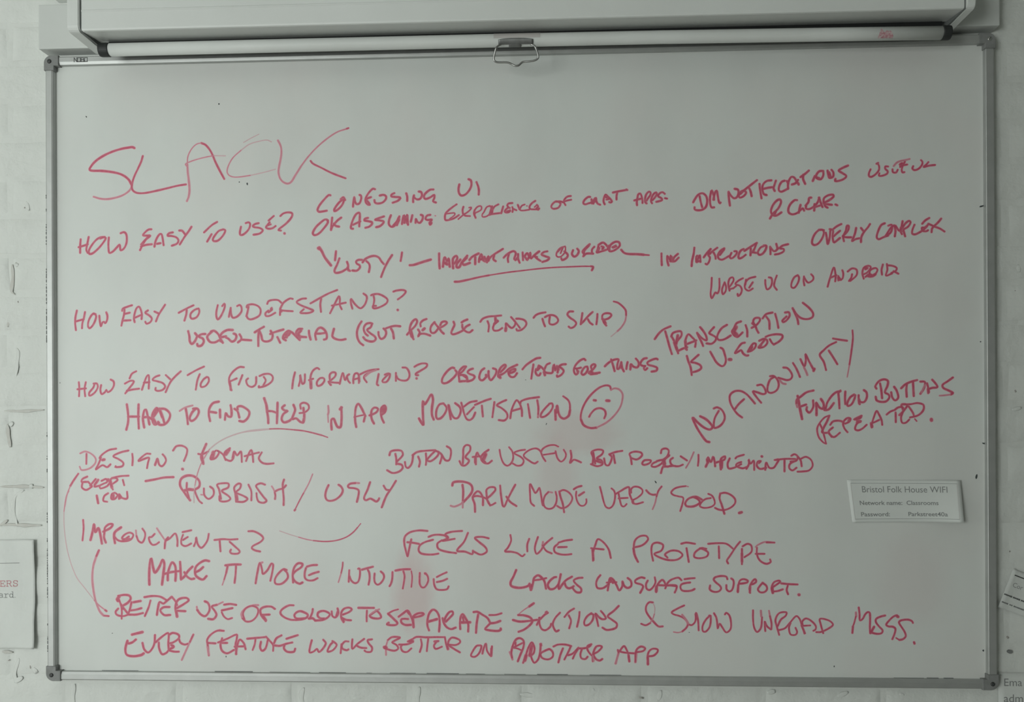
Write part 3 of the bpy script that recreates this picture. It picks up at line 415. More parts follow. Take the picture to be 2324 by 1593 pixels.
TRANSCRIPTION|45a 11754,6526 11837,6637 11922,6708 12051,6764/45a 11951,6671 11993,6521 12035,6363 12074,6241/45a 12064,6570 12093,6634 12192,6669 12249,6662 12256,6590 12192,6505 12149,6441/45a 12071,6570 12121,6477 12170,6347 12191,6254/58a 12120,6462 12170,6319/58a 12185,6591 12156,6433/45a 12177,6290 12276,6339 12361,6367/44a 12354,6317 12326,6418 12334,6518 12384,6610 12447,6560 12518,6473 12510,6373/44a 12333,6417 12532,6494/54a 12327,6489 12340,6332/44a 12547,6637 12589,6544 12631,6458 12659,6386/44a 12554,6623 12646,6529 12724,6493 12717,6572 12661,6672 12604,6744/44a 12866,6742 12802,6671 12774,6628 12844,6585 12901,6541 12886,6484 12815,6428 12723,6436/44a 13107,6782 13015,6726 12944,6627 12922,6541 12957,6498 13056,6511 13177,6582/44a 13368,6844 13284,6809 13241,6724 13198,6653 13240,6581 13297,6552 13339,6580 13396,6637/74a 13276,6738 13226,6653/74a 13240,6638 13290,6588/44a 13453,6772 13481,6679 13483,6558/44a 13565,6721 13650,6770 13721,6862 13707,6905 13623,6899 13594,6835 13636,6749 13664,6677 13692,6627/53a 13580,6806 13636,6763/44a 13770,6897 13834,6975 13954,7005/44a 13834,6932 13890,6846 13896,6697/44a 14003,6980 14038,6845 14061,6716/44a 14186,7003 14256,7006 14270,6942 14213,6857 14150,6822 14136,6851 14214,6929/44a 14327,7084 14368,6984 14417,6870 14430,6784/44a 14327,7077 14396,6969 14480,6897 14592,6875 14690,6910 14705,6981 14635,7081 14516,7182
IS|45a 12354,6203 12382,6102 12424,5987 12444,5844/45a 12574,6222 12502,6159 12431,6088 12502,6073 12601,6029 12622,5972 12558,5922 12459,5894
V.|44a 12793,6278 12843,6185 12913,6070 13004,6005 13054,6026 13083,6111 13062,6226 13027,6326 12985,6352/66a 13146,6129 13175,6128
GOOD|44a 13437,6444 13381,6430 13324,6366 13253,6246 13324,6281 13366,6302 13408,6237 13464,6201 13500,6205/44a 13493,6272 13535,6350 13599,6428 13641,6421 13627,6350 13563,6293 13493,6272/53a 13571,6364 13528,6286/44a 13705,6477 13790,6512 13846,6490 13853,6433 13789,6363 13690,6349 13747,6420 13804,6491/44a 13825,6548 13889,6575 14015,6596 14128,6581 14134,6531 14071,6460 13972,6404/44a 13902,6504 13944,6433 13979,6404/41a 13747,6406 13719,6363
HOW|40a 597,5781 606,5652 600,5508/40a 568,5643 739,5660/40a 736,5780 711,5651 723,5507/40a 891,5752 957,5751 975,5687 928,5595 852,5530 805,5521 805,5577 881,5669 910,5742/40a 1042,5723 1026,5631 1051,5548 1117,5584 1145,5630 1173,5584 1249,5630 1297,5722 1287,5795 1231,5829
EASY|40a 1740,5986 1656,5940 1608,5849/40a 1514,5748 1627,5802 1693,5789 1607,5664 1522,5558/40a 1551,5609 1664,5631 1796,5648/40a 1852,5626 1890,5736 1947,5883 1985,5911 1994,5809 1987,5647/40a 1890,5764 2003,5772/40a 2201,5904 2116,5873 2063,5818 2153,5790 2266,5752 2313,5688 2265,5624 2171,5602 2119,5624 2125,5661/40a 2326,5908 2416,5825/40a 2623,5980 2510,5879 2416,5770 2321,5577
TO|40a 3082,6068 2922,5996 2757,5905/40a 2997,5922 2950,5803 2917,5623/40a 3137,5866 3071,5821 3015,5729 3024,5674 3108,5692 3174,5783 3165,5857 3128,5866
FIND|40a 3865,6050 3781,6054 3669,5982 3585,5872 3575,5762 3621,5606/40a 3584,5772 3724,5835/52a 3584,5790 3608,5616/40a 3836,5898 3761,5715/40a 3947,5833 3910,5797 3938,5705 4021,5668 4096,5722 4106,5860/40a 4254,5859 4291,5794 4244,5694/40a 4171,5878 4264,5914 4375,5913 4430,5858 4412,5775 4300,5694 4151,5658 4161,5685
INFORMATION?|41a 4865,5945 4831,5807 4808,5634/41a 4937,5682 4964,5793 4964,5892 4991,5767 5010,5721 5044,5740 5057,5819 5058,5904/41a 5337,6001 5297,6025 5224,5982 5177,5897 5164,5792 5176,5634/41a 5137,5792 5217,5818/60a 5170,5779 5176,5641/41a 5410,5830 5356,5830 5296,5765 5290,5706 5316,5679 5383,5705 5436,5777 5429,5823 5396,5836/41a 5542,5803 5543,5894 5596,5940 5655,5927 5649,5868 5582,5802 5516,5757/41a 5522,5757 5622,5743 5741,5736/47a 5529,5737 5562,5697/41a 5734,5716 5754,5801 5795,5926 5821,5840 5841,5788 5887,5879 5920,5899/41a 5874,5853 5900,5774 5933,5735/41a 5999,5728 6000,5813 6026,5904 6079,5917 6112,5851 6105,5733/41a 6006,5800 6105,5825/51a 6106,5851 6112,5760/41a 6132,5897 6245,5949 6364,5981 6489,5993/41a 6311,5929 6225,5877 6205,5825 6257,5746/43b 6218,5851 6324,5935 6443,5980/41a 6489,5901 6469,5797 6455,5705 6482,5685/41a 6608,5887 6667,5907 6707,5900 6693,5821 6640,5750 6574,5744 6561,5770 6627,5848 6680,5893/41a 6823,5919 6822,5768/41a 6825,5873 6864,5807 6943,5774 7035,5780 7082,5845 7076,5936 7023,6015 6951,6022/41a 7181,6034 7247,6072 7339,6098 7425,6084 7411,6032 7312,5967 7207,5903 7207,5877 7253,5873/51a 7220,5813 7222,5810
OBSCURE|47a 7947,6002 7907,6013 7835,5968 7763,5887 7717,5806 7712,5735 7752,5714 7824,5734 7906,5795 7977,5875 7993,5926 7967,5962/47a 8171,6031 8120,6026 8059,5966 8028,5895 8038,5814 8043,5753/42a 8166,6021 8110,5945 8049,5895/47a 8038,5865 8110,5874 8171,5854 8191,5813 8180,5762 8109,5753 8043,5748/42a 8110,5864 8170,5823 8201,5783/47a 8303,5990 8242,5970 8201,5925 8232,5894 8313,5863 8338,5837 8302,5782 8221,5752 8180,5752/47a 8522,5995 8466,5953 8435,5882 8425,5812 8455,5771 8495,5771 8567,5841/59a 8557,5866 8562,5841/47a 8603,5942 8602,5871 8617,5800 8648,5770 8699,5820 8750,5911 8745,5971 8689,5994/47a 8825,5809 8785,5840 8800,5931 8841,6011 8912,6061 8933,6041 8892,5980 8831,5920/47a 8790,5860 8861,5880 8922,5920 9003,5990 9150,6059/47a 8983,5919 9054,5969 9115,5979 9104,5939 9023,5904 8983,5914/59a 8800,5870 8825,5814/47a 8978,5939 8993,5869 9033,5828 9094,5832 9145,5898
TERMS|45a 9251,5973 9317,6048 9429,6128 9520,6178 9590,6188/45a 9459,6062 9443,5966 9417,5795/45a 9509,5976 9498,5916 9528,5860 9569,5855 9594,5895/45a 9559,6041 9529,5946 9579,5996/45a 9559,6041 9610,6011 9670,5935 9675,5854/59a 9660,5914 9675,5864/45a 9771,6085 9711,6055 9670,5975/45a 9670,5914 9730,5899 9816,5903 9832,6004 9852,6059 9872,5943 9902,6034 9922,5953 9917,5903/67a 9852,5984 9902,5983/45a 10074,6063 10008,6058 9948,6023 9998,5983 10033,5937 10007,5882 9957,5842 9906,5827 9906,5852/59a 9907,6024 9932,5963
FOR|45a 10446,6136 10421,6161 10360,6141 10280,6071 10234,5991 10229,5921 10264,5865 10299,5890 10309,5930/45a 10239,5981 10299,5981 10360,5995/42a 10279,5981 10299,5900/45a 10480,6015 10440,6010 10390,5950 10369,5889 10399,5859 10450,5889 10490,5959 10480,6015/45a 10570,5948 10551,6019 10601,6059 10636,6039 10601,5978 10540,5918 10510,5888/75a 10520,5904 10570,5898/45a 10530,5878 10590,5883 10716,5899/42a 10540,5868 10610,5873 10671,5882
THINGS|45a 10811,6017 10862,6067 10932,6117 11012,6147 11072,6146 11052,6066 11047,5965 11082,5975 11122,6085/45a 10932,6147 10967,6036 10996,5925/45a 11122,6095 11132,6005 11171,5919/58a 11122,6055 11132,5985/45a 11242,6095 11227,6034 11217,5964/45a 11292,5954 11302,6054 11352,6008 11422,5993 11452,6043 11442,6103 11397,6159/50a 11302,6014 11292,5964/45a 11602,6167 11542,6153 11492,6093 11482,6048 11542,6017 11581,6022 11546,5982 11571,5942 11611,5976/45a 11806,6141 11782,6156 11692,6131 11612,6082 11631,6041 11721,6016 11796,5980 11781,5930 11691,5911
NO|49a 12769,4576 12711,4594 12610,4726 12524,4873 12459,5034 12568,4931 12683,4843 12778,4813 12829,4857 12785,4930 12699,5011 12600,5063/43a 12852,5208 12917,5230 13004,5178 13054,5075 13047,4988 12974,4886 12865,4842 12850,4901 12873,5032 12946,5164
ANONIMITY|43a 13380,5037 13293,5104 13207,5221 13157,5338 13157,5455 13237,5528 13353,5535 13454,5483 13540,5395 13619,5299/43a 13417,5381 13309,5279 13236,5177/43a 13735,5313 13656,5409 13584,5526 13656,5511 13772,5474 13822,5496 13801,5583 13744,5649 13664,5640/42a 13903,5809 13975,5809 14047,5728 14061,5626 14017,5538 13916,5495 13859,5525 13859,5627 13903,5743 13975,5794/41b 14191,5661 14133,5676 14076,5742/42a 14054,5779 14133,5756 14220,5734 14285,5755 14314,5814 14278,5901 14221,5960 14149,5971/42a 14329,6054 14393,5944 14457,5791/41b 14594,5826 14566,5899 14530,5973/42a 14466,6126 14537,5994 14567,6103 14560,6220 14624,6088 14716,5913/53a 14709,5906 14724,5942/42a 14939,5919 14897,6072 14825,6203 14898,6290 14998,6377 15127,6441/42a 14991,6282 15069,6158 15147,6026/42a 15071,6507 15199,6484 15328,6464/37a 15429,6657 15435,6504 15406,6257 15369,6010/24b 15369,6010 15328,5785
HARD|49a 1551,5344 1576,5157 1576,5004 1540,4852/49a 1576,5106 1792,5105/49a 1785,5342 1779,5105 1788,4876/49a 1895,4893 1870,5071 1897,5223 1931,5240 1974,5070 1999,4952/49a 1870,5088 1965,5096 2052,5053/49a 2043,5053 2069,5172 2139,5273 2173,5239 2121,5154 2060,5053 2103,4951 2190,4985/70a 2139,5239 2078,5138/70a 2069,5070 2121,4968/49a 2208,5239 2259,5103 2293,4984/49a 2191,5256 2312,5247 2406,5153 2380,5035 2293,4951 2190,4951 2172,5002/61a 2208,5222 2259,5086
TO|35b 2596,5211 2708,5278 2855,5317/49a 2717,5262 2742,5118 2759,4957/49a 2863,5252 2949,5252 2975,5184 2914,5066 2828,5016 2794,5067 2846,5185 2915,5252
FIND|49a 3371,5388 3259,5360 3190,5268 3172,5150 3197,5014/49a 3198,5192 3318,5174/49a 3392,5233 3395,5081/48a 3489,5038 3507,5165 3550,5106 3610,5097 3619,5215 3602,5316/48a 3679,5248 3738,5197 3772,5079/48a 3739,5231 3739,5282 3807,5298 3910,5247 3969,5180 3943,5079 3858,5003 3772,5012
HELP|56a 4261,5447 4303,5313 4320,5178/48a 4320,5178 4336,5060 4339,4967/48a 4320,5203 4422,5194 4516,5160/48a 4522,5362 4516,5177 4507,4967/48a 4661,5311 4610,5261 4661,5210 4720,5201 4635,5143 4601,5042 4643,4983 4745,5008 4805,5058/48a 4832,5318 4865,5226 4831,5125 4805,5041 4882,5058 4966,4990 5026,4981 5044,5141/40a 4976,5242 4968,5326 5036,5359 5121,5317 5129,5241 5052,5174 4950,5158/48a 5027,5259 5035,5158/48a 5035,5057 5017,4973
IN|39b 5509,5295 5515,5177 5502,5125/26b 5502,5125 5508,4980/51a 5574,4842 5567,4941 5574,5033 5614,5046 5654,4954 5693,4888 5746,4888 5767,5032 5767,5176 5761,5268/60a 5741,5229 5767,5261
APP|46a 6051,4886 6031,5004 6032,5162 6052,5280 6092,5332 6145,5266 6197,5161 6230,5095/31a 6012,5077 6118,5102 6224,5122/46a 6223,5095 6197,4991/46a 6395,4951 6355,5029 6342,5121 6356,5213 6409,5258 6475,5232 6448,5173 6382,5134 6309,5108/46a 6586,4969 6547,5055 6527,5159 6541,5251 6601,5296 6627,5251 6607,5172 6547,5120/77a 6594,5264 6561,5172
MONETISATION|51a 7265,5045 7304,4973 7349,4920 7343,5051 7338,5221 7345,5378 7371,5312 7424,5377 7503,5501 7535,5416 7515,5246 7514,5116 7547,5024/42a 7291,5012 7336,4947/46a 7725,5330 7659,5311 7607,5220 7593,5089 7619,5037 7685,5050 7764,5141 7797,5245 7738,5330/46a 7830,5297 7849,5179 7875,5029/46a 7836,5297 7882,5140 7947,5048 8012,5055 8065,5165 8052,5257 7961,5335/42a 8375,5374 8243,5348 8126,5266/42a 8319,5258 8187,5121/42a 8078,5342 8105,5245 8132,5135 8180,5032 8235,5011 8297,5052 8346,5155/42a 8643,5414 8519,5374 8340,5299/42a 8471,5285 8490,5078/42a 8712,5352 8691,5201 8672,5064/42a 8939,5389 8850,5351 8760,5290 8849,5235 8945,5145 8958,5062 8903,5001 8793,5008/42a 9013,5042 9034,5172 9083,5309 9138,5384 9193,5322 9233,5198 9236,5082/42a 9041,5179 9206,5226/42a 9207,5322 9220,5363 9344,5410 9564,5441/42a 9351,5307 9391,5047/42a 9529,5382 9549,5238 9541,5060/34b 9541,5060 9542,5101/42a 9755,5312 9809,5319 9823,5257 9768,5155 9671,5073 9596,5066 9603,5128 9686,5237 9755,5305/50a 9876,5010 9870,5195/50a 9891,5140 9905,5277 9932,5140 9972,5058 10040,5030 10123,5085 10150,5194/38a 10150,5194 10144,5317 10110,5386 10022,5455
sad face|42a 10928,5572 10902,5641 10820,5655 10697,5608 10547,5479 10437,5329 10369,5166 10354,5015 10408,4906/50a 10354,5015 10408,4906 10531,4850 10653,4857/37b 10653,4857 10844,4958 10994,5094 11104,5257 11145,5421 11139,5503 11078,5578 10997,5599 10928,5572/54a 10604,5376 10635,5372/54a 10839,5368 10894,5364/42a 10511,5062 10546,5124 10628,5205 10723,5225 10804,5184 10824,5109 10797,5034
FUNCTION|53a 14412,5435 14439,5282 14465,5143 14492,5004/46a 14391,5282 14398,5365 14467,5421 14576,5503 14706,5537/41b 14391,5282 14404,5227/46a 14452,5233 14568,5274/46a 14582,5226 14575,5170 14629,5122 14698,5225 14698,5350/49a 14759,5073 14759,5211 14753,5308 14821,5211 14889,5197 14889,5294 14842,5377/45a 15204,5520 15122,5500 15040,5431 14958,5307 14930,5210 14902,5169 14984,5182 15080,5300/57a 14889,5224 14930,5183/41a 15204,5534 15176,5500/45a 15163,5486 15176,5347 15182,5202/45a 15292,5513 15285,5388 15291,5278/45a 15455,5457 15380,5402 15325,5291 15339,5243 15407,5277 15462,5387 15475,5443/45a 15556,5276 15536,5373 15537,5442/45a 15543,5373 15570,5318 15638,5317 15686,5400 15680,5497 15632,5539/57a 15543,5359 15550,5290
BUTTONS|45a 15863,5565 15843,5606 15911,5703 16006,5737 16074,5708 16067,5619 16019,5495 16086,5453 16099,5398 16045,5329 15964,5316 15869,5344 15849,5413/45a 15931,5661 15951,5550 15967,5385/45a 16134,5494 16154,5397 16208,5342 16262,5397 16235,5521 16188,5597/45a 16317,5569 16398,5644 16507,5692 16608,5719/45a 16425,5658 16411,5548 16418,5410/45a 16534,5685 16540,5547 16546,5423/45a 16669,5691 16750,5683 16736,5573 16668,5463/40b 16763,5642 16681,5477/45a 16790,5656 16810,5573 16810,5476/45a 16803,5545 16884,5572 16979,5586 16945,5655 16885,5724/56a 16810,5559 16816,5490/45a 17262,5763 17168,5695 17073,5626 17086,5571 17194,5516 17261,5474 17220,5447/32b 17220,5447 17113,5433 17018,5427
REPEATED.|36a 14933,4540 14884,4562 14809,4645 14777,4733 14772,4833 14821,4932 14908,5030 14984,5063/44a 14995,5063 14951,4953 14886,4832 14864,4750 14983,4744/37a 14816,4921 14864,4810 14906,4656 14933,4540/41a 15011,4892 15060,4953 15146,4969 15222,4957 15265,4924/41a 15059,4843 14983,4766 15037,4678 15091,4666 15188,4743/44a 14972,4749 15037,4667/41a 15329,4753 15275,4820 15249,4897 15265,4963 15330,5017 15384,5006 15363,4951 15287,4913/57a 15374,4995 15352,4962/40a 15590,5060 15525,5028 15449,4989 15546,5005 15579,5027/57a 15471,4995 15579,5049/40a 15503,4962 15579,4961 15514,4923 15481,4874 15470,4808 15524,4786 15600,4818 15681,4890/49a 15503,4929 15568,4950/40a 15772,4840 15778,4906 15816,5037 15865,5147 15903,5092 15956,4971 15967,4888/40a 15773,4917 15848,4949 15913,4982/57a 15767,4917 15778,4851/40a 16048,5080 16119,5135 16205,5167/40a 16213,5118 16215,5024 16215,4937/44a 16280,5068 16345,5133 16356,5188 16323,5232/40a 16344,5123 16312,5024 16333,4925 16397,4925 16462,4985/40a 16193,5163 16261,5211 16329,5217 16342,5176/40a 16315,5231 16329,5272 16424,5258 16369,5162 16287,5066/40a 16423,5230 16342,5120/40a 16451,5230 16531,5106 16551,5037/40a 16329,5265 16491,5271 16613,5291 16721,5256 16720,5160 16625,5064 16477,5023/29a 16564,4995 16598,4954/64a 16865,4987 16868,4967
DESIGN?|35b 618,4394 722,4431 854,4375 930,4282 910,4190 797,4098 645,4070 608,4135/40a 745,4384 740,4190/40a 1336,4484 1195,4457 1062,4374 1005,4301 1034,4310/40a 1024,4337 1005,4301/57a 1062,4264 1100,4273/40a 1024,4282 977,4171 929,4079 1062,4162 1156,4125 1222,4180/40a 1581,4447 1421,4410 1279,4337 1383,4281 1477,4207 1458,4143 1316,4125 1326,4143/40a 1656,4382 1665,4281 1656,4161/40a 2014,4381 1929,4381 1778,4244 1985,4308 1966,4206 1947,4105/40a 2107,4160 2154,4289 2191,4169 2248,4141 2323,4242 2305,4316 2258,4371/49a 2107,4169 2154,4280/40a 2464,4444 2530,4527 2643,4536 2736,4480 2736,4388 2679,4242/57a 2647,4086 2654,4082
-|47a 1918,3853 2096,3884 2284,3921 2472,3930
EXCEPT|44a 758,3941 663,3895 644,3840 720,3839 777,3839/40a 663,3821 653,3729 738,3682 852,3747/40a 777,3839 852,3756/40a 928,3895 814,3765/40a 928,3802 899,3747 1003,3765/53a 975,3876 909,3784/40a 1042,3858 1136,3894 1155,3839 1079,3802 1003,3765/40a 1003,3747 1022,3710 1154,3756 1192,3802/40a 1174,3894 1230,3765 1267,3691/40a 1230,3802 1230,3894 1325,3913 1362,3876 1268,3802/61a 1212,3876 1249,3728/40a 1249,3913 1419,3949 1580,3958/40a 1466,3876 1494,3774
ICON|47a 946,3572 974,3424/40a 1173,3618 1097,3562 1078,3470 1153,3452/40a 1305,3627 1248,3599 1238,3507 1305,3507 1361,3581 1324,3618/61a 1276,3581 1276,3525/40a 1389,3507 1390,3599 1455,3525 1550,3516 1550,3645/53a 1390,3581 1418,3525
FORMAL|49a 3120,4571 3054,4424 3016,4314 3062,4186/40a 2960,4379 3035,4369 3157,4424/61a 3026,4369 3053,4204/40a 3315,4442 3241,4387 3203,4277 3296,4295 3371,4405 3334,4442 3446,4368 3501,4258/78a 3259,4405 3240,4295/40a 3586,4487 3483,4405 3483,4295 3594,4240 3650,4295 3660,4404/69a 3567,4460 3502,4368/40a 3632,4295 3669,4423 3725,4349 3800,4422 3818,4221/40a 3901,4239 3958,4385 4004,4449 4032,4330 4041,4220/40a 3874,4331 4004,4367 4153,4403/40a 4209,4403 4152,4293 4208,4211 4301,4183 4440,4192
RUBBISH|50a 2798,3479 2695,3617 2602,3764 2622,3893 2734,3957 2865,3947 2977,3856 2977,3745 2883,3681/40a 2734,3819 2733,3690 2789,3488/61a 2677,3663 2771,3690 2883,3681/40a 2883,3681 2920,3580 2976,3470 3031,3424/30b 3013,3589 3069,3584/40a 3070,3709 3079,3580 3162,3507 3256,3580 3257,3690 3191,3745/40a 3405,3507 3368,3690 3331,3782 3443,3809 3555,3800 3546,3727 3424,3663 3554,3562 3591,3507 3517,3461 3386,3470 3377,3562/40a 3703,3452 3685,3617 3667,3727 3742,3800 3797,3791 3778,3708 3704,3635 3852,3562 3926,3507 3852,3452 3722,3452/61a 3704,3617 3722,3488/40a 3946,3781 4001,3653 4001,3479/40a 4271,3781 4188,3808 4095,3763 4132,3690 4242,3543 4298,3470 4242,3433 4149,3452 4112,3525 4103,3616/34b 4403,3749 4435,3699 4460,3637/43a 4460,3637 4472,3574 4465,3506/43a 4466,3649 4535,3686 4624,3711 4680,3767/43a 4643,3879 4618,3798 4623,3661 4635,3512 4632,3388
arc1|41a 579,3997 493,3877 417,3757/26b 417,3757 350,3581 305,3354/23b 389,3661 342,3570 313,3423 290,3258/18c 290,3258 289,3038 311,2781 347,2543 403,2323 459,2158 552,1957 683,1793 814,1629 888,1538/28b 888,1538 982,1438 1131,1329/42a 1103,1347 1135,1323
arc2|24c 4581,4855 4377,4851 4099,4824/24c 4099,4824 3820,4789 3540,4698 3335,4589 3185,4470/23b 3185,4470 3110,4351 3016,4186 2940,3984 2893,3764/19c 2893,3764 2873,3617 2873,3433/21c 3678,4743 3744,4769 3867,4803 3990,4827 4112,4842 4235,4852 4357,4856/26a 4357,4856 4480,4859 4602,4857 4724,4848 4846,4837/31a 4846,4837 5009,4819 5171,4786 5293,4754 5390,4728/26a 5390,4728 5496,4690
slash|26b 5201,3984 5127,3810 5026,3624/26a 5026,3624 4937,3463 4849,3289/43a 4859,3301 4846,3285
UGLY|43a 5510,3772 5465,3673 5446,3562 5477,3487 5552,3469 5653,3500 5753,3586 5785,3673 5754,3741 5704,3778/38b 6104,3809 6042,3812/43a 6042,3812 5929,3797 5885,3754 5904,3723 6016,3710 6091,3673 6091,3586 6059,3450/43a 6316,3827 6266,3685 6203,3549 6203,3500 6240,3481 6315,3512 6377,3487 6433,3456 6471,3481 6490,3518/43a 6578,3759 6627,3685 6690,3673/43a 6815,3852 6727,3710 6627,3561 6539,3345
BUTTON|43a 6692,4343 6718,4413 6824,4439 6929,4421 6947,4342 6823,4194 6928,4159 6946,4098 6875,4029 6752,4003 6647,4055/43a 6806,4369 6823,4273 6823,4168/42a 6990,4212 7007,4124 7051,4098 7121,4185 7148,4342/42a 7136,4342 7227,4403 7403,4428 7578,4437/42a 7245,4316 7279,4220 7261,4124/42a 7394,4376 7402,4254 7393,4158/42a 7578,4428 7472,4324 7419,4245 7489,4228 7612,4323 7639,4393 7578,4431/42a 7630,4410 7700,4341 7664,4184/42a 7700,4349 7769,4245 7839,4245 7875,4357 7866,4462 7797,4511
BAR|42a 8040,4227 8083,4148 8153,4148 8223,4235 8154,4305 8241,4426 8242,4513 8172,4534 8119,4478 8110,4322 8101,4166/42a 8353,4165 8345,4270 8380,4391 8415,4321/59a 8345,4287 8345,4200/42a 8293,4304 8432,4321/42a 8598,4442 8502,4373 8450,4287 8501,4200 8588,4182 8658,4234/76a 8537,4356 8502,4269/42a 8415,4330 8536,4200
USEFUL|37a 8807,4442 8832,4303 8884,4182 8953,4138 9023,4181 9066,4285 9050,4407 8989,4490/37a 9293,4441 9180,4424 9084,4380 9214,4302 9266,4233 9231,4155 9144,4138 9057,4181/37a 9534,4215 9473,4180 9370,4233 9266,4328 9353,4423 9492,4466 9578,4422 9629,4301 9681,4223/37a 9924,4499 9855,4529 9734,4517 9630,4457 9595,4388/37a 9647,4344 9872,4378/37a 9872,4413 9906,4283 9975,4214 10044,4266 10070,4352 10027,4439/42a 10157,4421 10173,4300 10147,4188 10216,4248 10285,4231 10354,4199
BUT|42a 10573,4155 10583,4293 10554,4392 10663,4441 10771,4421 10751,4352 10652,4273 10741,4234 10760,4164 10662,4125 10543,4165/42a 10584,4392 10622,4175/50a 10623,4234 10741,4194/42a 10790,4273 10819,4154 10878,4144 10938,4292 10889,4352/42a 10899,4352 10997,4391 11135,4416/42a 10968,4342 10996,4184
POORLY|41a 11311,4163 11292,4292 11272,4361 11370,4400 11488,4380 11507,4331 11409,4252 11291,4282/41a 11625,4242 11546,4232 11507,4173 11546,4149 11644,4182 11674,4232 11605,4242/41a 11781,4212 11703,4172 11683,4123 11761,4113 11879,4182 11899,4241 11781,4221/41a 11860,4369 11880,4438 11958,4457 12007,4418 11977,4310 11879,4231/46a 12016,4329 11918,4231 11938,4172 11888,4093 11859,3995/41a 11899,4251 11918,4152 11976,4113 12035,4132/66a 11918,4231 11918,4152/41a 12085,4280 12036,4241 12045,4172 12094,4132 12191,4122 12270,4152/41a 11918,4113 12035,4123 12133,4128/41a 12231,4309 12348,4230/33b 12476,4387 12407,4230 12328,4092
IMPLEMENTED|38a 12563,4338 12563,4230 12552,4131/46a 12698,4111 12738,4210 12738,4288 12796,4200 12836,4298 12864,4209 12874,4121/58a 12728,4249 12738,4190/46a 12980,4062 12971,4190 12991,4268 13059,4307 13049,4248 12893,4190/58a 13000,4209 12990,4091/41a 13146,4268 13107,4170 13126,4081 13223,4091 13359,4159/38a 13409,4336 13282,4297 13253,4267/41a 13360,4199 13282,4169 13262,4130 13379,4081 13476,4110/41a 13456,4071 13505,4169 13496,4247 13534,4169 13592,4227 13601,4051/41a 13689,4178 13728,4217 13670,4208 13650,4129 13708,4070 13824,4090/53a 13742,4305 13746,4302/41a 13805,4051 13825,4188 13882,4090 13960,4090 14018,4168 14057,4246 13999,4236/37a 13980,4236 14173,4256 14366,4255/41a 14163,4246 14162,4021/38a 14289,4314 14347,4343 14405,4304 14385,4226 14269,4206 14288,4187/41a 14385,4226 14269,4167 14249,4089 14307,4040 14384,4089/41a 14405,4304 14462,4226 14481,4118/37a 14462,4255 14559,4294 14655,4235 14683,4127 14616,4040 14500,4020 14403,4016
DARK|49a 7900,3761 7917,3818 8016,3839 8158,3825 8257,3775 8285,3690 8256,3606 8171,3507 8086,3422/37b 8086,3422 8000,3380 7929,3359 7866,3376/46a 8094,3775 8108,3662 8100,3465/34b 8100,3465 8097,3338/44a 8333,3260 8326,3408 8291,3535 8370,3648 8426,3634 8482,3535 8485,3387/39a 8284,3542 8369,3563 8497,3535 8553,3507/42a 8567,3479 8553,3606 8554,3676 8610,3725 8709,3725 8723,3676 8638,3577 8567,3507 8595,3422 8637,3387 8722,3429/42a 8581,3465 8623,3380/42a 8815,3760 8829,3591 8863,3380 8891,3359 8948,3479 9033,3648 9104,3777/42a 8934,3549 9004,3451 9124,3369
MODE|39a 9462,3373 9399,3437 9385,3591 9386,3788 9442,3690 9484,3619 9526,3661 9562,3718 9596,3563 9623,3394 9637,3380/33b 9807,3626 9737,3640/38a 9737,3640 9666,3563 9638,3451 9665,3352 9735,3317 9820,3338 9876,3423 9891,3535 9870,3640/38a 9947,3647 10018,3675 10115,3633 10185,3535 10157,3437 10072,3352 9974,3331 9897,3373/42a 9940,3647 9961,3549 10002,3423 10030,3254/42a 10214,3689 10284,3731 10361,3752/35a 10263,3647 10255,3563 10283,3451 10338,3381 10408,3381 10451,3437 10451,3500/42a 10311,3570 10409,3633
VERY|37a 10710,3735 10742,3609 10781,3449 10821,3356 10887,3330 10953,3383 10987,3489 10994,3595 10974,3662 10928,3704/41a 11000,3595 11087,3648 11252,3728 11271,3595 11310,3489/37a 11060,3609 11086,3476 11118,3376 11165,3363 11211,3409/37a 11060,3516 11231,3526/36a 11298,3622 11298,3688 11351,3735 11443,3728 11509,3675 11502,3608 11416,3529 11324,3476 11323,3436 11389,3409 11521,3443/46a 11324,3489 11337,3423/43a 11582,3668 11641,3608 11706,3584 11759,3588/36a 11872,3741 11812,3661 11772,3542/30b 11772,3542 11745,3423 11699,3310
GOOD.|23b 12371,3736 12325,3747/36a 12325,3747 12220,3734 12115,3701 12049,3628 12088,3582 12180,3555 12272,3529 12265,3436 12218,3277/44a 12626,3489 12534,3542 12456,3542 12364,3502 12311,3423 12337,3370 12455,3363 12560,3410 12586,3449 12547,3502 12456,3542/36a 12790,3522 12691,3502 12612,3436 12586,3370 12664,3337 12796,3357 12861,3410 12855,3489 12810,3568 12744,3601/39a 12967,3608 13058,3621 13163,3581 13241,3502 13240,3423 13162,3344 13044,3297 12939,3304 12867,3337/43a 12967,3608 12953,3515 12992,3397 13043,3225/53a 13318,3241 13364,3254
arc3|44a 986,2508 929,2380/44b 929,2380 872,2197 852,1977 870,1757 907,1556 944,1446 1000,1319 1075,1237/39a 1075,1237 1177,1228
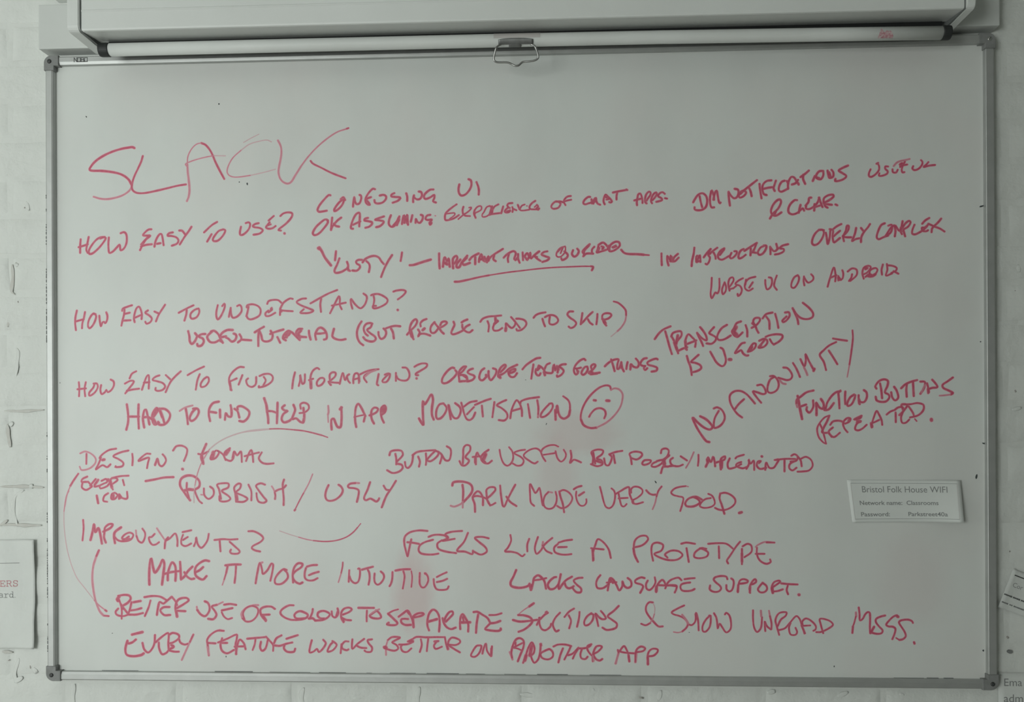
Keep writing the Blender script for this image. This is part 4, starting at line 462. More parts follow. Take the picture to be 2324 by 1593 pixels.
IMPROVEMENTS?|40a 673,3098 681,2928 659,2698/53a 819,2707 854,2843 890,3013 915,2860 976,2937 1019,2792 1045,2640/47a 1123,2657 1089,2759 1098,2860 1107,2945 1185,3013 1263,3013 1220,2945 1072,2869/53a 1428,2954 1306,2861 1289,2776 1305,2649/40a 1297,2776 1358,2708 1462,2683 1618,2717 1670,2811 1601,2853 1497,2810 1445,2742 1496,2725 1583,2777/53a 1462,2708 1600,2726/37b 1722,2895 1731,2794/40a 1731,2794 1774,2692 1843,2658 1895,2743 1904,2845 1852,2929/40a 2094,2828 2033,2769 1981,2760 1998,2676 2050,2617 2119,2625 2180,2668/35b 2138,2938 2223,2812 2301,2702/44a 2291,2549 2309,2693 2361,2761/40a 2309,2693 2396,2744 2500,2837 2542,2728 2542,2592/40a 2646,2863 2818,2900/38a 2749,2770 2654,2711/38a 2655,2812 2620,2711 2628,2626 2705,2593 2817,2644/40a 2869,2593 2904,2678 2913,2762 2946,2627 3015,2560 3101,2644 3144,2729 3162,2830/40a 3273,2712 3445,2729 3582,2721 3728,2730/40a 3376,2712 3392,2493/40a 3573,2679 3667,2595 3770,2494 3735,2452 3615,2452 3581,2485 3598,2528/40a 3942,2882 4045,2882 4181,2815 4232,2748 4181,2680 4027,2596 4009,2554 4077,2512 4171,2492
arc4|17c 4553,2890 4726,2829 4918,2772/22b 4918,2772 5072,2729 5206,2705/27a 5206,2705 5417,2688 5590,2698 5743,2731 5877,2788 5992,2873 6069,2958/19a 6069,2958 6131,3034
FEELS|42a 7420,2894 7250,2903 7079,2865 6983,2780 6973,2648 7011,2478 7035,2403 7058,2516 7107,2733/42a 7030,2677 7135,2667 7258,2645/42a 7439,2781 7553,2819 7742,2810 7799,2763/42a 7524,2725 7363,2677 7268,2611 7248,2517 7305,2460 7494,2442 7627,2461/42a 8083,2895 7875,2876 7761,2829 7818,2763 7704,2706 7941,2744/42a 7695,2716 7609,2650 7628,2555 7779,2499 7968,2472/42a 8196,2858 8120,2688 7987,2519 8138,2500 8279,2454 8289,2519/42a 8592,2755 8460,2783 8328,2764 8403,2689 8535,2576 8553,2501 8440,2445 8289,2510
LIKE|40a 9007,2818 9019,2711 8959,2580 8903,2508 9018,2501 9137,2473 9232,2414 9275,2449/40a 9365,2747 9328,2640 9328,2509/40a 9531,2783 9483,2640 9471,2545 9506,2462 9590,2534 9638,2617 9709,2688 9804,2765/42b 9626,2688 9614,2593/40a 9614,2629 9685,2522 9791,2470/40a 10179,2732 10042,2713 9923,2677/40a 9911,2653 9839,2582 9851,2499 9946,2456 10064,2447 10164,2459/40a 9911,2589 10077,2594
A|40a 10573,2335 10573,2477 10621,2643 10669,2743 10775,2679 10869,2549 10909,2388/40a 10538,2572 10775,2549/50a 10567,2548 10578,2346
PROTOTYPE|40a 11422,2314 11352,2455 11341,2550 11365,2716 11459,2799 11577,2806 11612,2740 11506,2633 11341,2586/46a 11336,2574 11364,2432 11415,2325/40a 11704,2338 11674,2504 11694,2646 11788,2681 11893,2634 11858,2528 11728,2468 11834,2398 11998,2351 12162,2363 12256,2446 12186,2517 12045,2528 11928,2457 11975,2398/40a 12234,2659 12327,2682 12491,2659/40a 12332,2576 12350,2458 12373,2317/40a 12701,2565 12608,2577 12490,2494 12478,2411 12583,2388 12712,2424 12736,2495 12654,2553 12584,2577/39a 12737,2660 12912,2672 13075,2661 13203,2567/39a 12935,2613 12941,2389/39a 13331,2701 13261,2614 13144,2437 13085,2343 13108,2291/39a 13366,2567 13365,2414 13364,2278/49a 13365,2485 13365,2320/39a 13378,2614 13471,2661 13540,2626 13540,2509 13412,2410/33b 13970,2686 13796,2697 13657,2638 13622,2603/39a 13970,2686 13820,2690/39a 13645,2591 13644,2462 13702,2345 13818,2286 13899,2322 13888,2369/39a 13621,2474 13784,2474
MAKE|54a 1986,1844 1983,2018 1996,2250 2025,2349 2063,2167 2097,2077 2181,2184 2250,2325 2283,2251 2265,2069 2236,1845/50a 2282,2052 2409,2086 2595,2111/51a 2349,1929 2358,2086 2435,2276 2494,2219 2510,2070 2501,1921/50a 2595,2285 2603,2136 2611,1954/50a 2611,1946 2678,2004 2746,2104 2839,2195/50a 2679,2087 2729,2005 2813,1955 2872,1964/50a 3168,2303 3084,2316 2966,2253 2898,2170 2897,2038 2965,1972 3048,1948 3116,2014/50a 2898,2088 2982,2129 3049,2188
IT|47a 3486,2222 3637,2239 3788,2240/43a 3533,2214 3502,2074/35a 3502,2074 3460,1942/26b 3460,1942 3426,1842/43a 3696,2215 3687,2058 3666,1885
MORE|43b 4215,2282 4164,2266/43a 4079,1878 4113,2076 4164,2274 4206,2142 4222,2060 4306,2126 4390,2258 4423,2242 4406,2094 4368,1929/43a 4689,2136 4623,2152 4506,2045 4455,1946 4472,1872 4588,1872 4705,1980 4698,2078 4623,2152/46a 4813,1898 4806,2062 4840,2194 4915,2268 4998,2252 4973,2194 4856,2112 4806,2029 4839,1931 4938,1874 4996,1899/43a 5280,2236 5181,2231 5081,2203/43a 5064,2178 5039,2080 5047,1981 5105,1940 5204,1941 5288,1982/43a 5122,2039 5222,2080 5313,2105
INTUITIVE|31a 5781,2288 5773,2198 5746,2074/27b 5746,2074 5694,1904/41a 5906,2136 5900,2029 5894,1916/41a 5906,2029 5945,1939 6014,1889 6076,1917 6111,2041 6106,2171 6077,2165/46a 6151,2149 6254,2177 6362,2206/41a 6265,2149 6293,2087 6299,1974 6278,1862/41a 6396,2076 6389,1975 6406,1896 6457,1862 6526,1908 6577,1998 6566,2066 6515,2116/41a 6742,2106 6736,1976 6713,1886 6684,1835/46a 6799,2134 6935,2157 7082,2161/41a 6952,2123 6974,2034 6963,1921 6939,1791/32a 7105,2124 7121,2012 7104,1820/41a 7269,2091 7263,1978 7268,1877 7307,1816 7364,1822 7427,1934 7421,2024 7376,2086/51a 7368,2082 7379,2074/41a 7596,2014 7681,2059 7783,2104/41a 7596,1918 7703,1941 7794,1981/41a 7534,1974 7545,1867 7590,1783 7691,1767 7793,1784 7821,1835
LACKS|50a 9114,2152 9060,2025 9006,1918 9019,1852 9113,1819 9233,1819 9340,1853 9367,1893/47a 9367,1886 9396,1773 9434,1907 9454,2000 9528,2054 9594,2014 9647,1948 9680,1801/38a 9460,1960 9567,1974 9687,2001/47a 9874,2022 9834,2015 9754,1948 9713,1868 9753,1795 9833,1802 9913,1882 9940,1976 9960,2076/47a 9940,1976 9920,1882 9926,1796 9980,1869 10060,1963 10173,2030/47a 10033,1923 10059,1843 10112,1810 10179,1830 10205,1850/43a 10372,2011 10286,2004 10206,1957 10259,1884 10345,1804 10338,1738 10258,1737 10192,1804 10185,1830/59a 9407,1867 9393,1780
LANGUAGE|43a 10710,2061 10657,1992 10630,1899 10656,1819 10749,1813 10829,1860 10869,1900/45a 10848,1774 10862,1860 10896,2006 10948,1980 11014,1874 11066,1775 11120,1848 11127,1941/37a 10829,1920 10922,1933 11014,1930/42a 10895,1986 10948,1913/46a 11127,1941 11159,1861 11225,1822 11291,1862 11285,1955 11226,2008/43a 11543,2009 11477,2022 11371,1968 11371,1922 11476,1889 11516,1850 11460,1730/40a 11602,1963 11569,1890 11581,1810 11634,1784 11700,1837 11747,1930 11734,2023/41a 11760,1745 11767,1838 11807,1917 11873,1977 11912,1944 11944,1852 11931,1818/58a 11767,1851 11760,1758/41a 11806,1877 11944,1871 12023,1872 12128,1859/41a 12234,1972 12182,2018 12103,2005 12011,1958 11958,1878 12037,1878 12142,1866 12135,1800 12108,1740/41a 12293,1992 12392,2006 12481,2013/41a 12398,1930 12313,1919 12234,1893 12214,1840 12246,1780 12338,1767 12430,1781 12480,1808
SUPPORT.|41a 13092,1995 13073,2042 12968,2054 12864,2028 12837,1988 12876,1935 12954,1869 12974,1817 12928,1764 12836,1757 12764,1802 12771,1875/41a 13072,1883 13078,1804 13124,1765 13176,1791 13209,1897 13203,1976 13164,2009/41a 13287,1752 13294,1845 13321,1963 13386,1997 13471,1971 13464,1938 13386,1918 13307,1911/49a 13294,1884 13285,1759/41a 13515,1740 13503,1832 13555,1951 13608,1998 13627,1952 13581,1912 13542,1898/49a 13516,1859 13509,1753/41a 13744,1926 13698,1873 13659,1807 13698,1754 13776,1755 13828,1808 13816,1873 13744,1932/41a 13932,1736 13913,1834 13959,1940 14050,1973 14076,1953 14011,1901 13933,1848/49a 13926,1861 13939,1742/41a 13945,1769 14023,1776 14121,1809/41a 14089,1921 14219,1908 14394,1902/41a 14212,1875 14192,1796 14218,1717/61a 14419,1710 14422,1708
BETTER|61a 1367,1524 1344,1553 1390,1612/49a 1367,1620 1480,1642 1586,1628 1615,1569 1555,1488 1457,1421 1509,1340 1569,1267/39a 1367,1590 1419,1443 1437,1325 1433,1178/53a 1419,1458 1464,1370/47a 1630,1503 1600,1370 1562,1267/42a 1366,1376 1313,1310 1343,1251 1463,1230 1569,1260/47a 1569,1260 1720,1261 1855,1291/52a 1668,1500 1811,1526/47a 1615,1341 1720,1356 1826,1386/45a 1886,1600 2052,1623 2202,1609 2322,1544/42a 2007,1535 1968,1402 1893,1232/47a 2133,1256 2156,1403 2187,1506 2262,1477 2322,1522 2427,1610/49a 2156,1403 2172,1477/47a 2427,1610 2502,1523 2531,1449/47a 2381,1412 2261,1404 2201,1344 2276,1257 2396,1257/47a 2531,1221 2501,1361 2517,1493 2577,1567 2712,1590 2764,1546 2681,1479 2531,1390/47a 2531,1339 2696,1333/61a 2516,1332 2531,1229
USE|35b 2921,1422 2928,1363/47a 2928,1363 2995,1276 3084,1239 3159,1321 3175,1409 3138,1497 3078,1526/35b 3436,1513 3324,1461/47a 3324,1461 3219,1424 3279,1336 3308,1263 3248,1182 3144,1188/43a 3458,1462 3578,1477 3697,1459/47a 3413,1351 3518,1374 3622,1397/40a 3413,1315 3457,1234 3532,1184 3614,1206
OF|43b 4128,1458 4024,1450 3890,1398 3800,1295 3815,1207/40a 3815,1207 3889,1142 3993,1150 4083,1224 4128,1326 4113,1399 4009,1443 3890,1398 3830,1295 3859,1178/47a 4454,1387 4380,1430 4247,1422 4172,1371 4187,1268 4275,1152/47a 4202,1268 4350,1277/60a 4216,1254 4275,1166
COLOUR|43a 4819,1458 4733,1456 4625,1402 4566,1338 4571,1285 4646,1222 4764,1180 4850,1176/46a 4850,1176 4979,1187 5075,1225 5097,1278 5033,1320 4947,1346 4872,1319 4834,1266 4861,1213 4936,1203 5043,1209/43a 5194,1389 5183,1321 5139,1214/51a 5118,1204 5193,1210 5236,1173/46a 5236,1167 5375,1179 5482,1227 5525,1291 5461,1338 5386,1353 5300,1321 5289,1258 5343,1210 5428,1206/43a 5562,1344 5573,1259 5626,1228 5674,1271 5691,1334 5675,1403/51a 5685,1355 5653,1249/43a 5791,1139 5749,1218 5749,1324 5803,1398 5899,1420 5952,1388 5899,1335 5770,1282/43a 5749,1229 5834,1187 5935,1177/60a 5759,1218 5791,1155
TO|48a 6080,1416 6208,1416 6378,1417/41a 6245,1364 6239,1264 6239,1158/46a 6421,1360 6357,1317 6298,1264 6346,1227 6452,1212 6516,1234 6505,1286 6452,1349 6421,1370/34b 6484,1392 6389,1349 6314,1296
SEPARATE|37a 6847,1391 6747,1362 6653,1309/48a 6653,1309 6758,1211 6834,1130 6805,1095 6711,1088 6629,1105 6664,1135/48a 6858,1252 6946,1317 7028,1369 7075,1306 7115,1213/55a 7022,1363 7063,1306/48a 7039,1207 6969,1212 6910,1200 6910,1142 6980,1096 7097,1097/48a 7144,1051 7132,1143 7121,1236 7203,1306 7297,1324 7343,1307 7296,1272 7144,1236/59a 7133,1202 7144,1062/47a 7441,995 7412,1076 7413,1192 7448,1320 7519,1390 7588,1355 7635,1263 7646,1124 7633,973/55a 7418,1157 7599,1210/47a 7704,1228 7727,1136 7785,1055 7867,1021 7954,1050/47a 7727,1147 7763,1252 7833,1345 7891,1357 7903,1311 7844,1241 7762,1159/47a 8041,1022 8036,1149 8054,1265 8089,1306 8147,1220 8193,1127 8192,977/59a 8053,1149 8228,1153/42a 8089,1254 8111,1161/47a 8298,1348 8368,1354 8460,1302 8564,1234 8616,1142/47a 8385,1302 8355,1128 8343,955/42a 8831,1328 8727,1298 8599,1292/47a 8808,1183 8715,1148 8616,1136/47a 8616,1136 8552,1072 8517,1025 8598,1003 8760,992 8818,1016 8813,1039
SECTIONS|47a 9447,1522 9353,1457/25b 9353,1457 9252,1391 9150,1304/47a 9150,1297 9266,1290 9381,1248 9417,1176 9352,1089 9250,1016 9156,979/47a 9049,1202 9164,1174 9323,1182 9511,1208/42a 9713,1343 9655,1307 9568,1220/54a 9677,1343 9692,1358/42a 9503,1111 9540,1191 9554,1263 9554,1133 9597,1033 9668,1012 9755,1077 9777,1135/42a 9943,1345 9857,1251 9806,1135 9827,1049 9870,991 9920,1013/42a 10209,1425 10116,1367 10029,1266/42a 10108,1295 10151,1195 10117,1051/42a 10314,1361 10302,1239 10265,1081/42a 10539,1341 10460,1283 10402,1182 10416,1110 10488,1125 10560,1212 10575,1313 10532,1327/42a 10667,1098 10646,1198 10615,1334 10675,1270 10746,1227 10811,1242 10775,1314 10718,1382/42a 11055,1481 10962,1387 10847,1285 10932,1214 11018,1143 11003,1071 10917,1035 10817,1027 10746,1069
&|41a 11697,1549 11633,1555 11576,1491 11568,1390 11632,1276 11717,1176 11802,1098 11880,1099/20c 11704,1534 11732,1448 11725,1334/25b 11725,1334 11689,1233 11631,1154/36a 11646,1161 11560,1118 11475,1146
SHOW|38a 12284,1496 12169,1442 12047,1364 12092,1326 12199,1296 12291,1243 12351,1151 12320,1074 12244,1004/25b 12244,1004 12167,984 12083,995/41b 12245,1319 12336,1197 12366,1136/38a 12366,1136 12427,1128 12489,1198 12505,1359 12542,1214 12552,1029/58a 12504,1336 12519,1244/38a 12763,1307 12687,1230 12625,1107 12632,1014 12686,1007 12762,1108 12778,1307 12748,1307/38a 12839,1354 12885,1262 12907,1070/38a 12907,1070 12945,1155 12990,1094 13066,994 13142,1049 13158,1156 13128,1309 13067,1363 13044,1332
UNREAD|38a 13568,1412 13567,1235 13589,1082 13642,1006 13711,1083 13734,1282/41b 13712,1405 13719,1298/38a 13793,1023 13782,1206 13824,1115 13899,1054/33b 13863,1406 13878,1314/38a 13878,1314 13908,1176 13907,1062/38a 14050,955 14006,1116 13983,1238 14052,1361 14188,1377 14173,1316 14082,1239 14021,1116/37a 14035,1040 14156,1079 14247,1179 14369,1309 14429,1256 14473,1134 14518,982/37a 14262,1179 14232,1087 14261,965 14352,958 14382,1011 14353,1088/37a 14488,1134 14481,1211 14549,1265 14654,1212 14729,1121 14721,1060 14684,1036/37a 14496,1127 14624,1135/44a 14466,1134 14525,989/37a 14736,1011 14819,1014 14955,1076 15045,1153 14970,1229 14805,1259 14820,1152 14864,992
MSGS.|40b 15468,1383 15472,1308/32a 15468,1316 15438,1197 15412,1122/45a 15412,1122 15401,1003/40a 15520,1476 15534,1353 15541,1234 15592,1265 15636,1347 15688,1392 15720,1377 15727,1258 15723,1109 15726,998/48a 15733,998 15759,1043 15800,1117/40a 16005,1330 15928,1311 15840,1266 15833,1207 15891,1125 15956,1051 15934,999 15854,987 15766,1005/40a 16245,1306 16220,1335 16147,1305 16059,1216 16022,1156 16066,1126 16146,1120 16190,1083 16175,993 16134,889/56a 16220,1320 16242,1306/40a 16511,1196 16496,1226 16424,1255 16292,1239 16256,1202 16306,1113 16364,1017 16378,943 16327,891 16262,875/29a 16262,875 16204,912/48a 16531,833 16538,811
EVERY|57a 1639,872 1846,922/52a 1547,750 1555,701 1638,718 1713,775/52a 1539,733 1505,587 1530,482 1654,451 1819,476 1869,509/45a 1845,712 1878,590 1952,526 2018,575 2077,689 2094,867/45a 2101,722 2234,836 2350,909 2366,869 2357,723 2365,578/45a 2168,722 2175,609 2233,496 2315,521 2365,578/45a 2366,869 2449,910 2564,871 2564,806 2448,724 2382,707/52a 2415,675 2464,643 2382,594/45a 2365,570 2480,547 2563,547/45a 2564,806 2596,725 2679,686 2745,702/42a 2852,881 2778,727/37b 2778,727 2695,548 2620,386
FEATURE|43b 3436,957 3370,973/42a 3452,957 3321,957 3189,875 3123,778 3131,697 3155,479/47b 3131,649 3155,487/45a 3131,721 3287,714/42a 3337,731 3517,805 3706,887 3706,814 3681,685 3696,508/45a 3419,812 3386,683 3418,570 3516,523 3647,588/45a 3419,723 3517,724/45a 3688,508 3713,669 3763,790 3844,719 3877,606/45a 3664,653 3861,662/45a 3910,808 4090,825 4270,842/38a 4074,809 4057,704 4016,591/45a 4180,753 4163,641 4204,577 4269,625 4319,803/40a 4278,851 4351,771 4416,691 4416,578/45a 4580,877 4482,820 4433,723/45a 4441,683 4547,676 4677,717 4791,742/45a 4678,813 4898,884/45a 4645,701 4628,628 4693,564 4823,565 4848,622
WORKS|41a 5173,789 5139,663 5130,554 5206,571 5274,622 5308,563 5376,614 5444,732 5394,799/41a 5572,775 5614,750 5656,700 5580,599 5478,573 5529,699 5589,758/41a 5885,769 5817,769 5758,701 5766,634 5851,601 5884,618/38a 5749,718 5732,542/41a 5961,811 5952,703 5961,627 6054,720 6189,822/41a 6037,695 6121,654 6231,646/41a 6341,814 6257,797 6274,739 6341,655 6324,580 6239,571 6197,596
BETTER|36b 6610,515 6611,674 6645,800/41a 6645,800 6729,859 6881,852 6779,792 6729,759 6813,709 6846,643 6779,600 6644,624 6568,657 6611,683/60a 6577,666 6619,658/36b 7032,786 7116,828/41a 7133,770 7032,728 6931,718 6863,718/41a 6931,718 6897,676 6930,593 7014,577 7098,645/41a 7032,778 7116,820 7200,866 7385,860 7569,865 7745,866/48a 7049,778 7133,787/41a 7284,821 7300,713 7263,579/41a 7427,847 7409,714 7397,597/46a 7544,781 7619,790/41a 7586,782 7535,698 7568,640 7686,683/41a 7745,866 7770,733 7803,650/41a 7803,717 7820,800 7887,859 8021,818 8037,769 7954,718 7820,717 7920,643 8033,577/59a 7786,700 7803,642
ON|40a 8430,713 8354,704 8270,587 8245,512 8320,496 8404,572 8446,705 8405,713/40a 8462,556 8488,656 8530,747 8554,606 8629,515 8637,607 8646,698/51a 8638,657 8629,515
ANOTHER|45b 8987,589 9037,452/45a 9030,474 9016,589 9052,733 9111,835 9183,857 9248,807 9247,692 9189,547 9138,417/42a 9052,676 9139,720 9226,764/37a 9030,676 9124,662 9225,619/42a 9096,719 9096,777/42a 9239,389 9297,548 9341,678 9406,779 9456,679 9441,578 9398,534/75a 9406,722 9369,534/67a 9297,533 9268,432/42a 9384,534 9412,448 9455,391 9527,463 9564,608 9575,752/59a 9575,745 9578,723/42a 9730,652 9658,623 9571,565 9600,486 9715,458 9801,509 9802,595 9744,652 9687,638/42a 9817,703 9903,740 10047,741 10154,713/42a 9996,669 9945,539 9909,402/42a 10147,713 10096,598 10024,460/42a 10096,540 10175,569 10291,685/38a 10291,671 10226,570 10182,476/42a 10291,671 10377,672 10463,687/42a 10355,657 10326,556 10347,485 10419,471 10462,514/42a 10535,752 10463,716 10463,644 10534,544 10563,530/54a 10520,738 10477,701/42a 10562,429 10563,558 10621,702 10692,725 10735,703 10663,617 10577,558 10620,473 10691,444 10741,474/42b 10563,544 10576,436
APP|45b 11042,577 10991,390/40a 11035,648 11049,591/41a 11064,620 11150,721 11207,635 11235,549 11249,435/41a 11035,634 11121,606 11235,592 11349,586/50a 11235,549 11249,435/50b 11378,594 11363,421/41a 11363,421 11371,608 11407,680 11478,716 11549,681 11506,630 11378,608/41a 11605,381 11591,509 11620,624 11692,675 11784,661 11777,611 11705,546 11606,531/50a 11598,509 11598,380"""
LEV = {'a': 0, 'b': 1, 'c': 2}
nstroke = 0
def stroke(bm, lay, path, width, dens, y0):
    hw = width*0.5; R = random.Random(len(path)*31+int(path[0].x*1e4))
    U = [(-1.5, 0.0, 0.0), (-1.0, .70, 1.0), (-.78, 1.0, 1.05), (0, 1.0, 1.06), (.78, 1.0, 1.05), (1.0, .70, 1.0), (1.5, 0.0, 0.0)]
    rows = []; n = len(path); ph = R.uniform(0, 9)
    for i, p in enumerate(path):
        d = (path[min(i+1, n-1)]-path[max(i-1, 0)])
        if d.length < 1e-7: d = Vector((1, 0, 0))
        d.normalize(); nx, nz = -d.y, d.x
        k = 1+.06*math.sin(i*.21+ph)+.03*math.sin(i*.6+ph*2)
        row = []
        for u, a, hgt in U:
            v = bm.verts.new((p.x+nx*u*hw*k, y0-0.00012*hgt-.000002*i/n, p.y+nz*u*hw*k)); v[lay] = a*dens; row.append(v)
        rows.append(row)
    m = len(U)
    for A, B in zip(rows, rows[1:]):
        for k in range(m-1): bm.faces.new((A[k], A[k+1], B[k+1], B[k]))
    for end, sgn in ((0, -1), (n-1, 1)):
        p = path[end]; q = path[1] if end == 0 else path[n-2]
        d = (p-q); d = d.normalized() if d.length > 1e-7 else Vector((sgn, 0, 0))
        y0_ = y0-.000002*end/n; cv = bm.verts.new((p.x, y0_-0.00013, p.y)); cv[lay] = dens
        base = math.atan2(d.y, d.x); prev = None
        for k in range(7):
            an = base-PI/2+PI*k/6
            v1 = bm.verts.new((p.x+math.cos(an)*hw*.9, y0_-.00012, p.y+math.sin(an)*hw*.9)); v1[lay] = dens*.9
            v2 = bm.verts.new((p.x+math.cos(an)*hw*1.5, y0, p.y+math.sin(an)*hw*1.42)); v2[lay] = 0
            if prev:
                bm.faces.new((cv, prev[0], v1)); bm.faces.new((prev[0], prev[1], v2, v1))
            prev = (v1, v2)
def ink_object(name, strokes, mats, parent, y0, to, step=.0022):
    bm = newbm(); lay = bm.verts.layers.float.new('ink'); done = []
    for wd, lv, pts in strokes:
        f0 = len(bm.faces)
        P = smooth_path([to(a, b) for a, b in pts], step)
        stroke(bm, lay, P, wd*.84, (1.0, .82, .5)[lv], y0-.000003*(len(done)))
        done.append(1)
        bm.faces.ensure_lookup_table()
        for f in bm.faces[f0:]: f.material_index = lv
    # all faces look into the room
    for f in bm.faces: f.normal_update()
    bad = [f for f in bm.faces if f.normal.y > 0]
    if bad: bmesh.ops.reverse_faces(bm, faces=bad)
    o = mesh_ob(name, bm, None, parent)
    for m in mats: o.data.materials.append(m)
    return o
HEAD = {'arc1': ('marker_line', 'long thin red arc curving down the left edge'), 'arc2': ('marker_line', 'thin faint red arc over the word FORMAL'),
        'arc3': ('marker_line', 'red bracket curve beside BETTER'), 'arc4': ('marker_line', 'thin red upturned swoosh beside FEELS'),
        'underline': ('marker_line', 'red underline below IMPORTANT THINGS'), 'slash': ('marker_line', 'thin red slash between RUBBISH and UGLY'),
        '-': ('marker_line', 'short red dash'), 'sad face': ('drawn_face', 'red drawn sad face in an oval'),
        'SLACK': ('handwritten_word', 'large faint red handwritten heading'), 'ANDROID': ('handwritten_word', 'red handwritten word after WORSE UI ON')}
for line in INK.strip().split('\n'):
    word, body = line.split('|', 1); strokes = []
    for s in body.split('/'):
        head, *pp = s.split(' ')
        strokes.append((int(head[:-1])*1e-4, LEV[head[-1]], [tuple(map(int, p.split(','))) for p in pp]))
    nm, lab = HEAD.get(word, ('handwritten_word', 'red handwritten ' + word))
    ob = ink_object(nm, strokes, M_ink, board, YP-.00005, lambda a, b: (a*1e-4-BW/2, b*1e-4))
    ob['label'] = lab

# small dark specks and scratches on the panel
def speck(x, z, rx, rz, an=0):
    bm = newbm(); n = 9; R = random.Random(int(x*1e4))
    pts = []
    for k in range(n):
        a = 2*PI*k/n; q = R.uniform(.75, 1.2)
        u, v = rx*q*math.cos(a), rz*q*math.sin(a)
        pts.append((x+u*math.cos(an)-v*math.sin(an), z-BZ+u*math.sin(an)+v*math.cos(an)))
    prism(bm, pts, 'y', YP-.0003, YP)
    mesh_ob('dark_speck', bm, M_speck, board)
for a in ((-.5604, 2.0147, .0014, .0018), (-.8234, 1.9954, .0013, .0018, .5), (-.5211, 1.8631, .0013, .0010), (-.5056, 1.8594, .0016, .0026), (.0701, 1.3931, .0007, .0024, -.4),
          (.276, 1.2823, .0010, .0028, .6), (.8801, 1.7942, .0045, .0016, .25), (.882, 1.3537, .0036, .0014, -.2), (.8681, 1.2915, .0020, .0048, -.15), (-.894+.016, 1.477, .0008, .001),
          (.6062, .9373, .0010, .0016), (.0311, 1.4771, .0008, .0008), (-.5506, .9459, .0009, .0016), (.3375, .9989, .0012, .0006), (-.7753, .9894, .001, .0008), (.877, 1.5425, .0012, .0014), (.8790, .9690, .0016, .0020)):
    speck(*a)
# grime along the outer edge of the left rail
bm = newbm(); R = random.Random(3)
for z0, z1 in ((1.842, 1.835), (1.815, 1.810), (1.785, 1.765), (1.762, 1.745), (1.70, 1.672), (1.668, 1.63), (1.62, 1.555), (1.38, 1.372), (1.335, 1.328), (1.31, 1.303), (1.225, 1.205), (1.175, 1.168), (1.155, 1.086), (1.08, 1.06), (1.01, 1.006), (.985, .955)):
    z = z1
    while z < z0:
        q = min(z+R.uniform(.0015, .006), z0); wv = R.uniform(.0002, .0014)
        box(bm, -h+.0006, -h+.0008+wv, -.0223, -.0212, z-BZ, q-BZ); z = q+R.uniform(0, .003)
o = mesh_ob('edge_grime', bm, M_grime_shade, board); o['kind'] = 'stuff'
# grime under the lip of the bottom rail
bm = newbm(); x = -.86
while x < .86:
    L_ = R.uniform(.01, .09); wv = R.uniform(.0003, .0011)
    if R.random() < .62: box(bm, x, x+L_, -.0124, -.0119, .0168, .0170+wv)
    x += L_+R.uniform(.005, .05)
o = mesh_ob('rail_grime', bm, M_grime_shade, board); o['kind'] = 'stuff'
# small maker's lettering printed on the top rail
def S(txt): return [[tuple(map(float, p.split(','))) for p in s.split()] for s in txt.split('/')]
LOGO = {'N': '0,0 0,1 1,0 1,1', 'O': '0,.1 0,1 1,1 1,0 0,0 0,.1', 'B': '0,0 0,1 .9,1 .9,.52 0,.52/.9,.52 1,.45 1,0 0,0'}
bm = newbm()
x0, z0 = -.8418, 2.0990-BZ; cw, ch, adv = .0052, .0076, .0069
for q, ch_ in enumerate('NOBO'):
    for s in S(LOGO[ch_]):
        for (ax, az), (bx_, bz_) in zip(s, s[1:]):
            A = Vector((x0+q*adv+ax*cw, z0+az*ch)); B = Vector((x0+q*adv+bx_*cw, z0+bz_*ch)); d = (B-A)
            if d.length < 1e-6: continue
            d.normalize(); t = .00065; nn = Vector((-d.y, d.x))*t; A = A-d*t; B = B+d*t
            prism(bm, [tuple(A+nn), tuple(B+nn), tuple(B-nn), tuple(A-nn)], 'y', -.02215, -.0220)
o = mesh_ob('printed_mark', bm, M_toner, top_rail)

# ------------------------------------------------------------------ wooden batten behind the screen case
bm = newbm(); box(bm, -.9065, .9045, -.033, 0.0, 2.1205, 2.2065, .0022, 2)
bat = mesh_ob('wall_batten', bm, M_wood); bat['label'] = 'white painted wooden batten fixed to the wall behind the screen case'; bat['category'] = 'batten'

# ------------------------------------------------------------------ pull-down projection screen
scr = thing('projection_screen', 'white pull-down projector screen rolled up in its case above the whiteboard', 'projector screen', (0, -.033, 2.11))
OFF = Vector((0, -.033, 2.11))
def at(o, parent=None): o.parent = parent or scr; return o
CB = 2.1095
def loc(p): return (p[0], p[1]-OFF.y, p[2]-OFF.z)
def shift(bm):
    for v in bm.verts: v.co = Vector(loc(v.co))
